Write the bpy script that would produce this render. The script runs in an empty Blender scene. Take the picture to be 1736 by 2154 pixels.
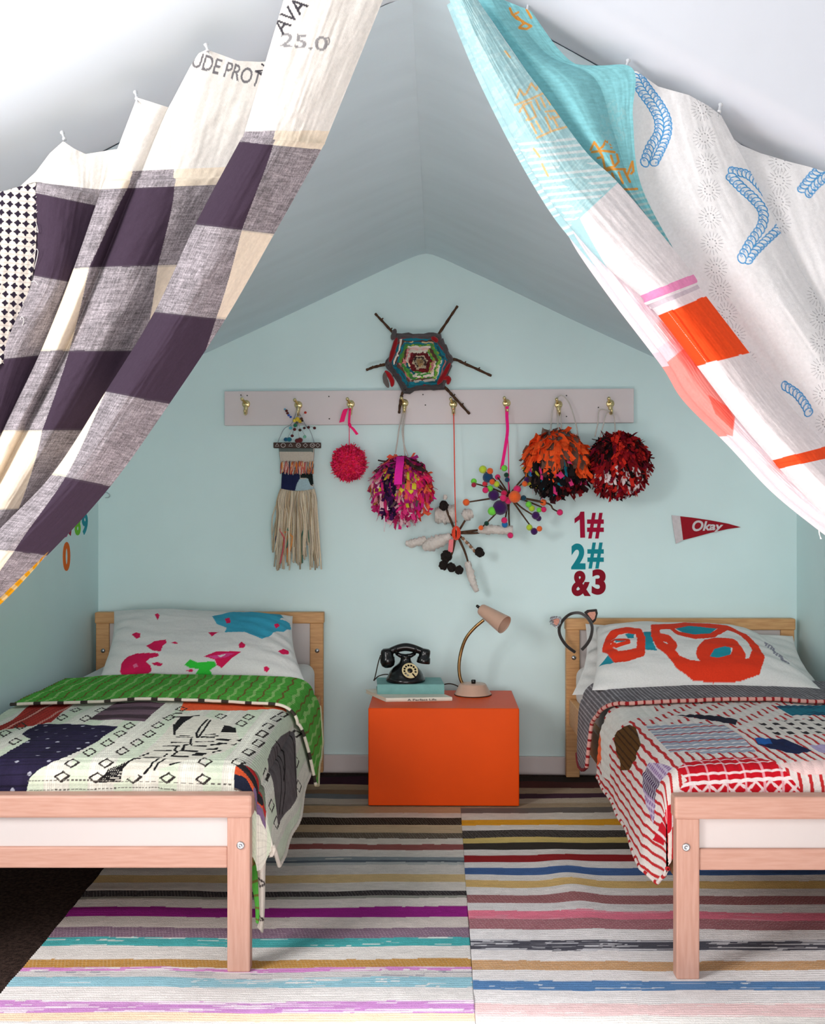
import bpy, math, random
import numpy as np
from mathutils import Vector

S = bpy.context.scene
F = 2337.0            # focal length in pixels of a 1736 x 2154 frame
CX, CY, CH = 883.0, 1067.0, 0.909   # principal point of the shifted lens, eye height

# ------------------------------------------------------------------ camera
cd = bpy.data.cameras.new('camera'); cam = bpy.data.objects.new('camera', cd)
S.collection.objects.link(cam); S.camera = cam
cam.location = (0, 0, CH); cam.rotation_euler = (math.pi/2, 0, 0)
cd.sensor_fit = 'AUTO'; cd.sensor_width = 36.0; cd.lens = F/2154*36.0
cd.shift_x = -15/2154; cd.shift_y = -10/2154; cd.clip_start = 0.02

# ------------------------------------------------------------------ light
S.view_settings.view_transform = 'Standard'; S.view_settings.look = 'None'
S.view_settings.gamma = 1.0; S.view_settings.use_curve_mapping = False
S.view_settings.exposure = 0.0
w = bpy.data.worlds.new('daylight'); S.world = w; w.use_nodes = True
bg = w.node_tree.nodes['Background']
bg.inputs[0].default_value = (1.0, 0.985, 0.98, 1); bg.inputs[1].default_value = 0.40
def area(name, loc, target, sx, sy, power, col=(1, 1, 1)):
    l = bpy.data.lights.new(name, 'AREA'); l.shape = 'RECTANGLE'; l.size = sx; l.size_y = sy
    l.energy = power; l.color = col
    o = bpy.data.objects.new(name, l); S.collection.objects.link(o)
    o.location = loc
    o.rotation_euler = (Vector(target)-Vector(loc)).to_track_quat('-Z', 'Y').to_euler()
    return o
area('window_light_left', (-2.1, 0.35, 1.75), (-0.2, 1.75, 1.15), 1.0, 1.3, 82, (1, 0.97, 0.965))
area('window_light_behind', (0.3, -4.6, 1.0), (0.08, 3.4, 1.0), 3.2, 1.9, 158, (1, 0.965, 0.95))

sp = bpy.data.lights.new('added_bounce_spot', 'SPOT'); sp.energy = 1750; sp.spot_size = math.radians(58); sp.spot_blend = 0.5; sp.shadow_soft_size = 0.12; sp.color = (0.99, 0.99, 1.0)
spo = bpy.data.objects.new('added_bounce_spot', sp); S.collection.objects.link(spo); spo.location = (0.05, 0.50, 2.80)   # added spot, no lamp known here: lights near rug, bounce brightens nook ceiling
# ------------------------------------------------------------------ helpers
R = np.random.RandomState(7); random.seed(7)
def lin(c):
    c = np.asarray(c, float)/255.0
    return np.where(c <= 0.04045, c/12.92, ((c+0.055)/1.055)**2.4)
def PX(x, y, D): return np.array([(x-CX)*D/F, D, CH-(y-CY)*D/F])
def ZP(x, y, Z):
    D = F*(CH-Z)/(y-CY); return np.array([(x-CX)*D/F, D, Z])
WALL_Y0, WALL_K = 3.80, -0.042
def wall_y(X): return WALL_Y0+WALL_K*X
def WP(x, y, off=0.0):
    a = (x-CX)/F; D = (WALL_Y0-off)/(1-WALL_K*a); return PX(x, y, D)
_T = R.rand(256, 256)
def vn(x, y, seed=0):
    x = np.asarray(x, float)+seed*17.31; y = np.asarray(y, float)+seed*9.77
    xi = np.floor(x).astype(int); yi = np.floor(y).astype(int)
    fx = x-xi; fy = y-yi; fx = fx*fx*(3-2*fx); fy = fy*fy*(3-2*fy)
    g = lambda i, j: _T[(xi+i) % 256, (yi+j) % 256]
    return (g(0,0)*(1-fx)+g(1,0)*fx)*(1-fy)+(g(0,1)*(1-fx)+g(1,1)*fx)*fy
def fbm(x, y, seed=0, o=3):
    r = 0; a = 0.5
    for k in range(o): r = r+a*(vn(np.asarray(x)*2**k, np.asarray(y)*2**k, seed+k)-0.5); a *= 0.5
    return r
def interp(pts, t):
    """smooth (Catmull-Rom) interpolation of a list of points at t in [0, n-1]"""
    P = np.asarray(pts, float); n = len(P); t = np.clip(np.asarray(t, float), 0, n-1)
    i = np.minimum(t.astype(int), n-2); f = (t-i)[..., None]
    p1 = P[i]; p2 = P[i+1]; p0 = P[np.maximum(i-1, 0)]; p3 = P[np.minimum(i+2, n-1)]
    return 0.5*((2*p1)+(-p0+p2)*f+(2*p0-5*p1+4*p2-p3)*f**2+(-p0+3*p1-3*p2+p3)*f**3)
def smooth_path(pts, n):
    return interp(pts, np.linspace(0, len(pts)-1, n))

LOC = {}
def link(o, parent=None):
    S.collection.objects.link(o)
    if parent is not None: o.parent = parent
    return o
def tag(o, label=None, cat=None, group=None, kind=None):
    if label: o['label'] = label
    if cat: o['category'] = cat
    if group: o['group'] = group
    if kind: o['kind'] = kind
    return o
def thing(name, loc, label, cat, group=None):
    o = bpy.data.objects.new(name, None); o.empty_display_size = 0.05
    link(o); o.location = tuple(float(v) for v in loc); LOC[o.name] = np.array(loc, float)
    return tag(o, label, cat, group)
def finish(name, me, V, mat, parent, loc):
    o = bpy.data.objects.new(name, me); link(o, parent)
    pl = LOC[parent.name] if parent is not None else np.zeros(3)
    if loc is None:
        loc = pl if parent is not None else np.array([(V[:,0].min()+V[:,0].max())/2, (V[:,1].min()+V[:,1].max())/2, V[:,2].min()])
    loc = np.asarray(loc, float); LOC[o.name] = loc
    o.location = tuple(loc-pl)
    if mat: me.materials.append(mat)
    return o, loc
def set_col(me, C):
    ca = me.color_attributes.new('Col', 'FLOAT_COLOR', 'POINT')
    c4 = np.ones((len(C), 4), np.float32); c4[:, :3] = C
    ca.data.foreach_set('color', c4.ravel())
def quads_mesh(name, V, Q, mat=None, parent=None, C=None, smooth=True, loc=None):
    V = np.asarray(V, float); Q = np.asarray(Q, np.int32)
    me = bpy.data.meshes.new(name)
    o, l = finish(name, me, V, mat, parent, loc)
    me.vertices.add(len(V)); me.vertices.foreach_set('co', (V-l).astype(np.float32).ravel())
    me.loops.add(Q.size); me.loops.foreach_set('vertex_index', Q.ravel())
    me.polygons.add(len(Q)); me.polygons.foreach_set('loop_start', np.arange(0, Q.size, 4, dtype=np.int32))
    me.polygons.foreach_set('use_smooth', np.full(len(Q), bool(smooth)))
    me.update(calc_edges=True)
    if C is not None: set_col(me, C)
    return o
def gridq(n, m, off=0):
    a = (np.arange(n-1)[:, None]*m+np.arange(m-1)[None, :]).ravel()+off
    return np.stack([a, a+1, a+m+1, a+m], 1)
def grid_mesh(name, P, mat=None, parent=None, C=None, smooth=True, loc=None):
    n, m = P.shape[:2]
    return quads_mesh(name, P.reshape(-1, 3), gridq(n, m), mat, parent, None if C is None else lin(C.reshape(-1, 3)), smooth, loc)
def frames(P):
    P = np.asarray(P, float); n = len(P)
    T = np.gradient(P, axis=0); T /= np.linalg.norm(T, axis=1)[:, None]+1e-12
    a = np.array([0, 0, 1.0]) if abs(T[0][2]) < 0.9 else np.array([1.0, 0, 0])
    U = np.zeros((n, 3)); u = np.cross(T[0], a); u /= np.linalg.norm(u)
    for i in range(n):
        u = u-T[i]*np.dot(u, T[i]); u /= np.linalg.norm(u)+1e-12; U[i] = u
    return T, U, np.cross(T, U)
class MB:
    def __init__(s): s.V = []; s.F = []; s.C = []
    def add(s, V, Fs, c=None):
        o = len(s.V); s.V += [tuple(v) for v in V]
        s.F += [tuple(i+o for i in f) for f in Fs]
        if c is not None: s.C += [tuple(lin(c))]*len(V)
        return s
    def box(s, x0, x1, y0, y1, z0, z1, c=None):
        V = [(x, y, z) for z in (z0, z1) for y in (y0, y1) for x in (x0, x1)]
        return s.add(V, [(0,2,3,1),(4,5,7,6),(0,1,5,4),(2,6,7,3),(0,4,6,2),(1,3,7,5)], c)
    def prism(s, poly, d, c=None):
        """poly: 3D points, d: extrusion vector"""
        P = [np.array(p, float) for p in poly]; n = len(P); d = np.array(d, float)
        V = P+[p+d for p in P]
        return s.add(V, [tuple(range(n))[::-1], tuple(range(n, 2*n))]+[(i, (i+1) % n, n+(i+1) % n, n+i) for i in range(n)], c)
    def tube(s, P, r, n=8, c=None, cap=True):
        P = np.asarray(P, float); m = len(P); r = np.broadcast_to(np.asarray(r, float), (m,))
        T, U, W = frames(P); V = []
        for i in range(m):
            for k in range(n):
                a = 2*math.pi*k/n; V.append(P[i]+r[i]*(math.cos(a)*U[i]+math.sin(a)*W[i]))
        Fs = [(i*n+k, i*n+(k+1) % n, (i+1)*n+(k+1) % n, (i+1)*n+k) for i in range(m-1) for k in range(n)]
        if cap: Fs += [tuple(range(n))[::-1], tuple((m-1)*n+k for k in range(n))]
        return s.add(V, Fs, c)
    def lathe(s, prof, o=(0,0,0), axis=(0,0,1), n=32, c=None, scale=(1,1)):
        ax = np.array(axis, float); ax /= np.linalg.norm(ax)
        a = np.array([1.0, 0, 0]) if abs(ax[0]) < 0.9 else np.array([0, 1.0, 0])
        u = a-ax*np.dot(a, ax); u /= np.linalg.norm(u); w_ = np.cross(ax, u); o = np.array(o, float); V = []
        for r, z in prof:
            for k in range(n):
                t = 2*math.pi*k/n; V.append(o+ax*z+r*(u*math.cos(t)*scale[0]+w_*math.sin(t)*scale[1]))
        m = len(prof)
        Fs = [(i*n+k, i*n+(k+1) % n, (i+1)*n+(k+1) % n, (i+1)*n+k) for i in range(m-1) for k in range(n)]
        if prof[0][0] > 1e-6: Fs.append(tuple(range(n))[::-1])
        if prof[-1][0] > 1e-6: Fs.append(tuple((m-1)*n+k for k in range(n)))
        return s.add(V, Fs, c)
    def sphere(s, o, r, c=None, n=12, sc=(1,1,1), rough=0.0, seed=0):
        V = []; m = max(5, n//2+1); rr = np.random.RandomState(seed)
        for i in range(m):
            th = math.pi*i/(m-1)
            for k in range(n):
                t = 2*math.pi*k/n; q = 1+rough*(rr.rand()-0.5)
                V.append((o[0]+r*q*sc[0]*math.sin(th)*math.cos(t), o[1]+r*q*sc[1]*math.sin(th)*math.sin(t), o[2]+r*q*sc[2]*math.cos(th)))
        return s.add(V, [(i*n+k, (i+1)*n+k, (i+1)*n+(k+1) % n, i*n+(k+1) % n) for i in range(m-1) for k in range(n)], c)
    def ribbon(s, P, wv, w0, c=None, taper=1.0):
        P = np.asarray(P, float); wv = np.asarray(wv, float); n = len(P); V = []
        for i in range(n):
            h = w0*0.5*(1+(taper-1)*i/(n-1)); V += [P[i]-wv*h, P[i]+wv*h]
        return s.add(V, [(2*i, 2*i+1, 2*i+3, 2*i+2) for i in range(n-1)], c)
    def build(s, name, mat, parent=None, smooth=True, bevel=0, loc=None, seg=2):
        me = bpy.data.meshes.new(name); V = np.array(s.V, float)
        o, l = finish(name, me, V, mat, parent, loc)
        me.from_pydata([tuple(v) for v in V-l], [], s.F)
        me.polygons.foreach_set('use_smooth', np.full(len(me.polygons), bool(smooth)))
        if s.C and len(s.C) == len(V): set_col(me, np.array(s.C))
        if bevel:
            b = o.modifiers.new('bevel', 'BEVEL'); b.width = bevel; b.segments = seg; b.limit_method = 'ANGLE'; b.angle_limit = 0.6
        return o

# painting of cloth patterns in cloth coordinates
class Inverse:
    """finds the cloth coordinates whose place in space was measured at a point of the photo"""
    def __init__(s, A, B, P):
        s.A, s.B = A, B; s.n, s.m = A.shape
        s.X = CX+P[..., 0]*F/P[..., 1]; s.Y = CY-(P[..., 2]-CH)*F/P[..., 1]; s.D = P[..., 1]
    def __call__(s, x, y):
        d = (s.X-x)**2+(s.Y-y)**2; k = d+np.where(d < d.min()+9, (s.D-s.D.min())*4, 1e6); i, j = np.unravel_index(np.argmin(k), d.shape)
        i0, i1, j0, j1 = max(i-1, 0), min(i+1, s.n-1), max(j-1, 0), min(j+1, s.m-1)
        J = np.array([[s.X[i1, j]-s.X[i0, j], s.X[i, j1]-s.X[i, j0]], [s.Y[i1, j]-s.Y[i0, j], s.Y[i, j1]-s.Y[i, j0]]])
        try: t = np.linalg.solve(J, [x-s.X[i, j], y-s.Y[i, j]])
        except np.linalg.LinAlgError: t = np.zeros(2)
        lim = 1.5 if d[i, j] < 25 else 12; t = np.clip(t, -lim, lim)
        return (s.A[i, j]+t[0]*(s.A[i1, j]-s.A[i0, j])+t[1]*(s.A[i, j1]-s.A[i, j0]), s.B[i, j]+t[0]*(s.B[i1, j]-s.B[i0, j])+t[1]*(s.B[i, j1]-s.B[i, j0]))
class Paint:
    def __init__(s, A, B, base):
        s.sh = A.shape; s.P = np.stack([A.ravel(), B.ravel()], 1); s.C = np.empty((len(s.P), 3)); s.C[:] = base
    def inside(s, poly):
        poly = np.asarray(poly, float); P = s.P
        bb = (P[:,0] >= poly[:,0].min())&(P[:,0] <= poly[:,0].max())&(P[:,1] >= poly[:,1].min())&(P[:,1] <= poly[:,1].max())
        I = np.nonzero(bb)[0]; p = P[I]; r = np.zeros(len(I), bool)
        for i in range(len(poly)):
            x1, y1 = poly[i]; x2, y2 = poly[i-1]
            if y1 == y2: continue
            k = (y1 > p[:,1]) != (y2 > p[:,1])
            r ^= k & (p[:,0] < (x2-x1)*(p[:,1]-y1)/(y2-y1)+x1)
        return I[r]
    def poly(s, pts, col, fn=None):
        I = s.inside(pts); s.C[I] = col if fn is None else fn(s.P[I], np.array(col, float)); return I
    def near(s, pts, wd, aspect=1.0):
        pts = np.asarray(pts, float).copy(); P = s.P; k = np.array([1, aspect])
        bb = (P[:,0] >= pts[:,0].min()-wd)&(P[:,0] <= pts[:,0].max()+wd)&(P[:,1] >= pts[:,1].min()-wd/aspect)&(P[:,1] <= pts[:,1].max()+wd/aspect)
        I = np.nonzero(bb)[0]; p = P[I]*k; q = pts*k; d = np.full(len(I), 1e9)
        for i in range(len(q)-1):
            a, b = q[i], q[i+1]; ab = b-a; t = np.clip(((p-a)@ab)/(ab@ab+1e-12), 0, 1)
            d = np.minimum(d, np.linalg.norm(p-a-t[:,None]*ab, axis=1))
        return I[d < wd/2]
    def line(s, pts, wd, col, aspect=1.0): I = s.near(pts, wd, aspect); s.C[I] = col
    def out(s): return s.C.reshape(s.sh+(3,))

# ------------------------------------------------------------------ materials
def nt(name):
    m = bpy.data.materials.new(name); m.use_nodes = True
    t = m.node_tree; return m, t, t.nodes['Principled BSDF']
def mat(name, rgb, rough=0.6, metal=0.0, spec=0.4, var=0.0, vscale=30, bump=0.0, bscale=80, stretch=None, rgb2=None, coat=0, trans=0, sheen=0):
    m, t, b = nt(name); N = t.nodes; L = t.links
    b.inputs['Roughness'].default_value = rough; b.inputs['Metallic'].default_value = metal
    b.inputs['Specular IOR Level'].default_value = spec; b.inputs['Coat Weight'].default_value = coat
    b.inputs['Transmission Weight'].default_value = trans; b.inputs['Sheen Weight'].default_value = sheen
    tc = N.new('ShaderNodeTexCoord'); mp = N.new('ShaderNodeMapping'); L.new(tc.outputs['Object'], mp.inputs[0])
    if stretch: mp.inputs['Scale'].default_value = stretch
    n1 = N.new('ShaderNodeTexNoise'); n1.inputs['Scale'].default_value = vscale; n1.inputs['Detail'].default_value = 5
    L.new(mp.outputs[0], n1.inputs['Vector'])
    c = lin(rgb); c2 = lin(rgb2) if rgb2 is not None else c*(1-var)
    mx = N.new('ShaderNodeMix'); mx.data_type = 'RGBA'
    mx.inputs['A'].default_value = (*c, 1); mx.inputs['B'].default_value = (*c2, 1)
    cr = N.new('ShaderNodeValToRGB'); cr.color_ramp.elements[0].position = 0.35; cr.color_ramp.elements[1].position = 0.68
    L.new(n1.outputs['Fac'], cr.inputs[0]); L.new(cr.outputs[0], mx.inputs['Factor']); L.new(mx.outputs['Result'], b.inputs['Base Color'])
    if bump:
        n2 = N.new('ShaderNodeTexNoise'); n2.inputs['Scale'].default_value = bscale; n2.inputs['Detail'].default_value = 4
        L.new(mp.outputs[0], n2.inputs['Vector'])
        bp = N.new('ShaderNodeBump'); bp.inputs['Strength'].default_value = bump; bp.inputs['Distance'].default_value = 0.004
        L.new(n2.outputs['Fac'], bp.inputs['Height']); L.new(bp.outputs[0], b.inputs['Normal'])
    return m
def cloth(name, weave=900, bump=0.25, rough=0.9, var=0.12, transl=0.0, sheen=0.0, vscale=250):
    """woven cloth whose dyed pattern is held in the mesh's colour attribute"""
    m, t, b = nt(name); N = t.nodes; L = t.links
    b.inputs['Roughness'].default_value = rough; b.inputs['Specular IOR Level'].default_value = 0.15
    b.inputs['Sheen Weight'].default_value = sheen
    at = N.new('ShaderNodeAttribute'); at.attribute_name = 'Col'
    tc = N.new('ShaderNodeTexCoord'); n1 = N.new('ShaderNodeTexNoise'); n1.inputs['Scale'].default_value = vscale; n1.inputs['Detail'].default_value = 3
    L.new(tc.outputs['Object'], n1.inputs['Vector'])
    mr = N.new('ShaderNodeMapRange'); mr.inputs[3].default_value = 1-var; mr.inputs[4].default_value = 1+var
    L.new(n1.outputs['Fac'], mr.inputs[0])
    mul = N.new('ShaderNodeMix'); mul.data_type = 'RGBA'; mul.blend_type = 'MULTIPLY'; mul.inputs['Factor'].default_value = 1
    L.new(at.outputs['Color'], mul.inputs['A']); L.new(mr.outputs[0], mul.inputs['B'])
    L.new(mul.outputs['Result'], b.inputs['Base Color'])
    if bump:
        n2 = N.new('ShaderNodeTexNoise'); n2.inputs['Scale'].default_value = weave; n2.inputs['Detail'].default_value = 2
        L.new(tc.outputs['Object'], n2.inputs['Vector'])
        bp = N.new('ShaderNodeBump'); bp.inputs['Strength'].default_value = bump; bp.inputs['Distance'].default_value = 0.002
        L.new(n2.outputs['Fac'], bp.inputs['Height']); L.new(bp.outputs[0], b.inputs['Normal'])
    if transl:
        tr = N.new('ShaderNodeBsdfTranslucent'); L.new(mul.outputs['Result'], tr.inputs['Color'])
        ms = N.new('ShaderNodeMixShader'); ms.inputs[0].default_value = transl
        L.new(b.outputs[0], ms.inputs[1]); L.new(tr.outputs[0], ms.inputs[2]); L.new(ms.outputs[0], N['Material Output'].inputs['Surface'])
    return m
M = {}
M['wall'] = mat('mint_wall_paint', (221, 246, 246), 0.55, var=0.05, vscale=3, bump=0.12, bscale=25)
M['ceil'] = mat('pale_blue_ceiling_paint', (208, 226, 234), 0.42, spec=0.4, var=0.06, vscale=4, bump=0.22, bscale=9, stretch=(1, 3, 1))
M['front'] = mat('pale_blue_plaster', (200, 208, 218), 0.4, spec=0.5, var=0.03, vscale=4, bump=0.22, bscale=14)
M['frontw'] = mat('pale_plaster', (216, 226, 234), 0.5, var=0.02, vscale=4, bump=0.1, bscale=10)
M['carpet'] = mat('dark_brown_carpet', (78, 62, 56), 0.95, spec=0.1, vscale=140, bump=1.0, bscale=400, rgb2=(40, 31, 28))
M['trim'] = mat('white_trim_paint', (222, 212, 210), 0.5, var=0.04, vscale=6)
M['board'] = mat('pinkish_white_paint', (226, 216, 217), 0.5, var=0.05, vscale=5, bump=0.08, bscale=30)
M['beech'] = mat('beech', (197, 154, 137), 0.5, vscale=14, rgb2=(187, 141, 123), stretch=(1.2, 8, 14), bump=0.05, bscale=60)
M['beechv'] = mat('beech_upright', (197, 154, 137), 0.5, vscale=14, rgb2=(187, 141, 123), stretch=(14, 8, 1.0), bump=0.05, bscale=60)
M['beechd'] = mat('honey_beech', (216, 166, 112), 0.5, vscale=14, rgb2=(196, 144, 92), stretch=(1.2, 8, 14), bump=0.05, bscale=60)
M['panel'] = mat('white_laminate', (205, 197, 194), 0.35, var=0.02, vscale=8)
M['steel'] = mat('zinc_plated_steel', (205, 208, 212), 0.3, metal=1.0, var=0.1, vscale=60)
M['brass'] = mat('brass', (236, 216, 160), 0.28, metal=1.0, var=0.15, vscale=60)
M['orange'] = mat('orange_paint', (230, 76, 0), 0.42, spec=0.14, var=0.06, vscale=7, bump=0.06, bscale=60)
M['sheet'] = mat('white_sheet', (232, 230, 228), 0.9, spec=0.1, var=0.03, vscale=20, bump=0.3, bscale=40)
M['cloth'] = cloth('patterned_cloth')
M['curt'] = cloth('curtain_cloth', weave=1100, bump=0.3, transl=0.22, var=0.1)
M['quilt'] = cloth('stitched_quilt', weave=420, bump=0.6, var=0.1, vscale=320)
M['rug'] = cloth('woven_rag_rug', weave=500, bump=0.7, var=0.16, vscale=500)
M['tuft'] = cloth('rag_strips', weave=600, bump=0.3, var=0.15)
M['felt'] = cloth('felt_and_yarn', weave=900, bump=0.5, var=0.18, sheen=0.3)
M['bark'] = mat('twig_bark', (92, 66, 48), 0.85, spec=0.2, vscale=90, rgb2=(58, 40, 30), bump=0.5, bscale=200)
M['black'] = mat('black_bakelite', (14, 14, 15), 0.22, spec=0.5, var=0.2)
M['ivory'] = mat('ivory_plastic', (226, 208, 160), 0.4, var=0.08)
M['lamp'] = mat('beige_enamel', (206, 168, 146), 0.35, spec=0.5, var=0.08, vscale=25, bump=0.08, bscale=120)
M['bronze'] = mat('aged_bronze', (156, 122, 80), 0.34, metal=1.0, var=0.2, vscale=80)
M['cord'] = mat('dark_brown_cord', (44, 36, 28), 0.7)
# ------------------------------------------------------------------ the room
def struct(o, label): return tag(o, label, 'room', kind='structure')
XL, XR = -1.113, 1.272
YF = 1.69                                 # where the ridge meets the front wall
def ridge_x(Y): return -0.016+0.036*(Y-1.69)/2.1
SL, SR = 0.458, 0.479
def zl(X, Y): return 1.778-SL*(ridge_x(Y)-X)
def zr(X, Y): return 1.778-SR*(X-ridge_x(Y))
def front_y(Z): return 1.69+0.31*(1.775-Z)
# floor
mb = MB(); mb.box(-3.2, 3.2, -2.6, 4.2, -0.06, 0.0)
struct(mb.build('floor', M['carpet'], smooth=False), 'dark brown carpet floor under the beds')
# back gable wall
mb = MB(); xs = [XL-0.1, ridge_x(3.8), XR+0.1]
poly = [(xs[0], wall_y(xs[0]), 0), (xs[2], wall_y(xs[2]), 0), (xs[2], wall_y(xs[2]), zr(xs[2], 3.8)+0.06), (xs[1], wall_y(xs[1]), 1.85), (xs[0], wall_y(xs[0]), zl(xs[0], 3.8)+0.06)]
mb.prism(poly, (0, 0.1, 0)); struct(mb.build('wall_back', M['wall'], smooth=False), 'mint green gable wall at the back of the nook')
mb = MB(); mb.box(XL-0.1, XL, 1.98, 3.9, 0, zl(XL, 3.0)+0.05); struct(mb.build('wall_left', M['wall'], smooth=False), 'low mint green side wall behind the left bed')
mb = MB(); mb.box(XR, XR+0.1, 1.98, 3.9, 0, zr(XR, 3.0)+0.05); struct(mb.build('wall_right', M['wall'], smooth=False), 'low mint green side wall beside the right bed')
# sloping ceilings, slightly wavy plaster, softly joined at the ridge
def slope(sign):
    n, m = 60, 60; P = np.zeros((n, m, 3))
    for j, s in enumerate(np.linspace(0, 1, m)):
        for i, t in enumerate(np.linspace(0, 1, n)):
            X1 = XL-0.06 if sign < 0 else XR+0.06
            Xa = X1*s; h = (SL if sign < 0 else SR)*abs(Xa)
            h = math.sqrt(h*h+0.012**2)-0.0
            zfront = 1.778-h
            yf = front_y(zfront)+0.02
            Y = yf+(0.175 if sign < 0 else 0.085)+(4.0-yf)*t; X = ridge_x(Y)+Xa
            P[i, j] = (X, Y, 1.788-h+0.008*float(fbm(X*3, Y*1.5, 5 if sign < 0 else 11)))
    V = np.concatenate([P.reshape(-1, 3), P.reshape(-1, 3)+[0, 0, 0.09]])
    Q = np.concatenate([gridq(n, m), gridq(n, m, n*m)[:, ::-1]])
    return quads_mesh('ceiling', V, Q, M['ceil'], smooth=True)
struct(slope(-1), 'left slope of the pale blue nook ceiling'); struct(slope(1), 'right slope of the pale blue nook ceiling')
# front wall round the gable opening: a rounded plaster edge swept from ridge to eaves
def front(sign, rad, m_, name, label):
    slope_ = SL if sign < 0 else SR; prof = []
    for a in np.linspace(0, math.pi/2, 12): prof.append((rad*(1-math.sin(a)), rad*(1-math.cos(a))))   # (towards the room back, up)
    prof = [(rad+0.09-0.01*k, 0.016*(1-k/9.0)**1.5) for k in range(9)]+prof+[(0.0, 0.45), (0.0, 1.2), (0.12, 1.2)]
    xs_ = np.linspace(0, 2.2, 56); P = np.zeros((len(xs_), len(prof), 3))
    for i, x in enumerate(xs_):
        hx = min(x, 1.2 if sign < 0 else 1.35)
        z0 = 1.778-math.sqrt((slope_*hx)**2+0.012**2)+0.006
        if x > hx: z0 = max(0.0, z0-(x-hx)*40)
        for k, (b, u) in enumerate(prof):
            Z = z0+u; Y = front_y(Z if x <= hx else 1.3+u*0.2)+b
            P[i, k] = (ridge_x(1.69)+sign*x, Y-0.004, Z+0.004*float(fbm(x*3, b*4, 21)))
    if sign > 0: P = P[::-1]
    return struct(grid_mesh(name, P, m_), label)
front(-1, 0.165, M['frontw'], 'wall_front', 'pale plaster wall, brightly lit, above the left side of the opening')
front(1, 0.06, M['front'], 'wall_front.001', 'pale blue plaster wall above the right side of the opening')
# baseboard along the back wall
mb = MB()
mb.prism([(XL, wall_y(XL)-0.014, 0), (XR, wall_y(XR)-0.014, 0), (XR, wall_y(XR), 0), (XL, wall_y(XL), 0)], (0, 0, 0.062))
struct(mb.build('baseboard_back', M['trim'], smooth=False, bevel=0.003), 'white baseboard along the back wall')

# ------------------------------------------------------------------ rag rugs
def yD(y): return F*CH/(y-CY)
Z6 = lambda v: 1600+0.5184*v
SL_ = [(55,(42,33,33)),(80,(62,34,48)),(112,(176,156,128)),(132,(140,116,92)),(150,(120,126,128)),(168,(196,186,170)),(190,(150,140,120)),(197,(190,160,122)),
 (226,(214,204,190)),(245,(52,42,32)),(275,(190,168,136)),(308,(92,82,70)),(330,(212,204,192)),(355,(146,84,80)),(380,(212,206,198)),(410,(130,140,144)),(422,(84,94,104)),(430,(176,180,178)),(440,(212,207,200)),
 (480,(204,178,130)),(510,(214,208,200)),(548,(54,50,52)),(572,(150,150,140)),(580,(216,208,202)),(614,(142,34,124)),(655,(206,196,190)),(700,(134,108,128)),(740,(78,172,174)),(775,(226,222,218)),
 (828,(190,142,74)),(860,(214,142,204)),(880,(210,206,206)),(905,(150,196,210)),(946,(232,228,226)),(1000,(206,146,208)),(1052,(246,218,190)),(1085,(232,228,226)),(1150,(120,170,180)),(1200,(232,228,226)),(1270,(190,142,74)),(1330,(232,228,226))]
SR_ = [(55,(54,44,40)),(98,(84,48,46)),(122,(170,150,126)),(146,(74,48,62)),(166,(186,172,152)),(186,(168,148,122)),(204,(112,104,98)),(226,(212,204,192)),(252,(222,160,44)),(276,(222,216,208)),(297,(62,57,53)),(327,(206,182,112)),(348,(58,53,48)),
 (374,(222,217,212)),(398,(148,38,40)),(428,(222,217,214)),(450,(72,102,152)),(481,(222,217,212)),(503,(212,178,116)),(533,(226,221,218)),(563,(152,98,100)),(598,(220,216,216)),(632,(226,124,146)),(664,(164,108,116)),(706,(232,229,230)),
 (746,(84,84,94)),(790,(236,232,232)),(834,(208,164,120)),(872,(236,232,232)),(914,(92,134,182)),(950,(238,234,234)),(1008,(240,208,208)),(1062,(236,232,228)),(1150,(150,110,110)),(1200,(236,232,228)),(1280,(206,170,120)),(1330,(236,232,228))]
MOT = {(78,172,174):(214,226,222),(150,196,210):(226,226,226),(206,146,208):(238,220,236),(214,142,204):(236,226,232),(84,84,94):(206,206,212),(92,134,182):(206,214,224),(210,206,206):(150,150,164),(240,208,208):(240,228,226),
       (226,124,146):(226,150,166),(130,140,144):(190,190,184)}
TW = [(190,142,74),(208,164,120),(164,108,116),(134,108,128),(152,98,100),(52,42,32),(92,82,70),(54,50,52),(62,57,53)]
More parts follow.
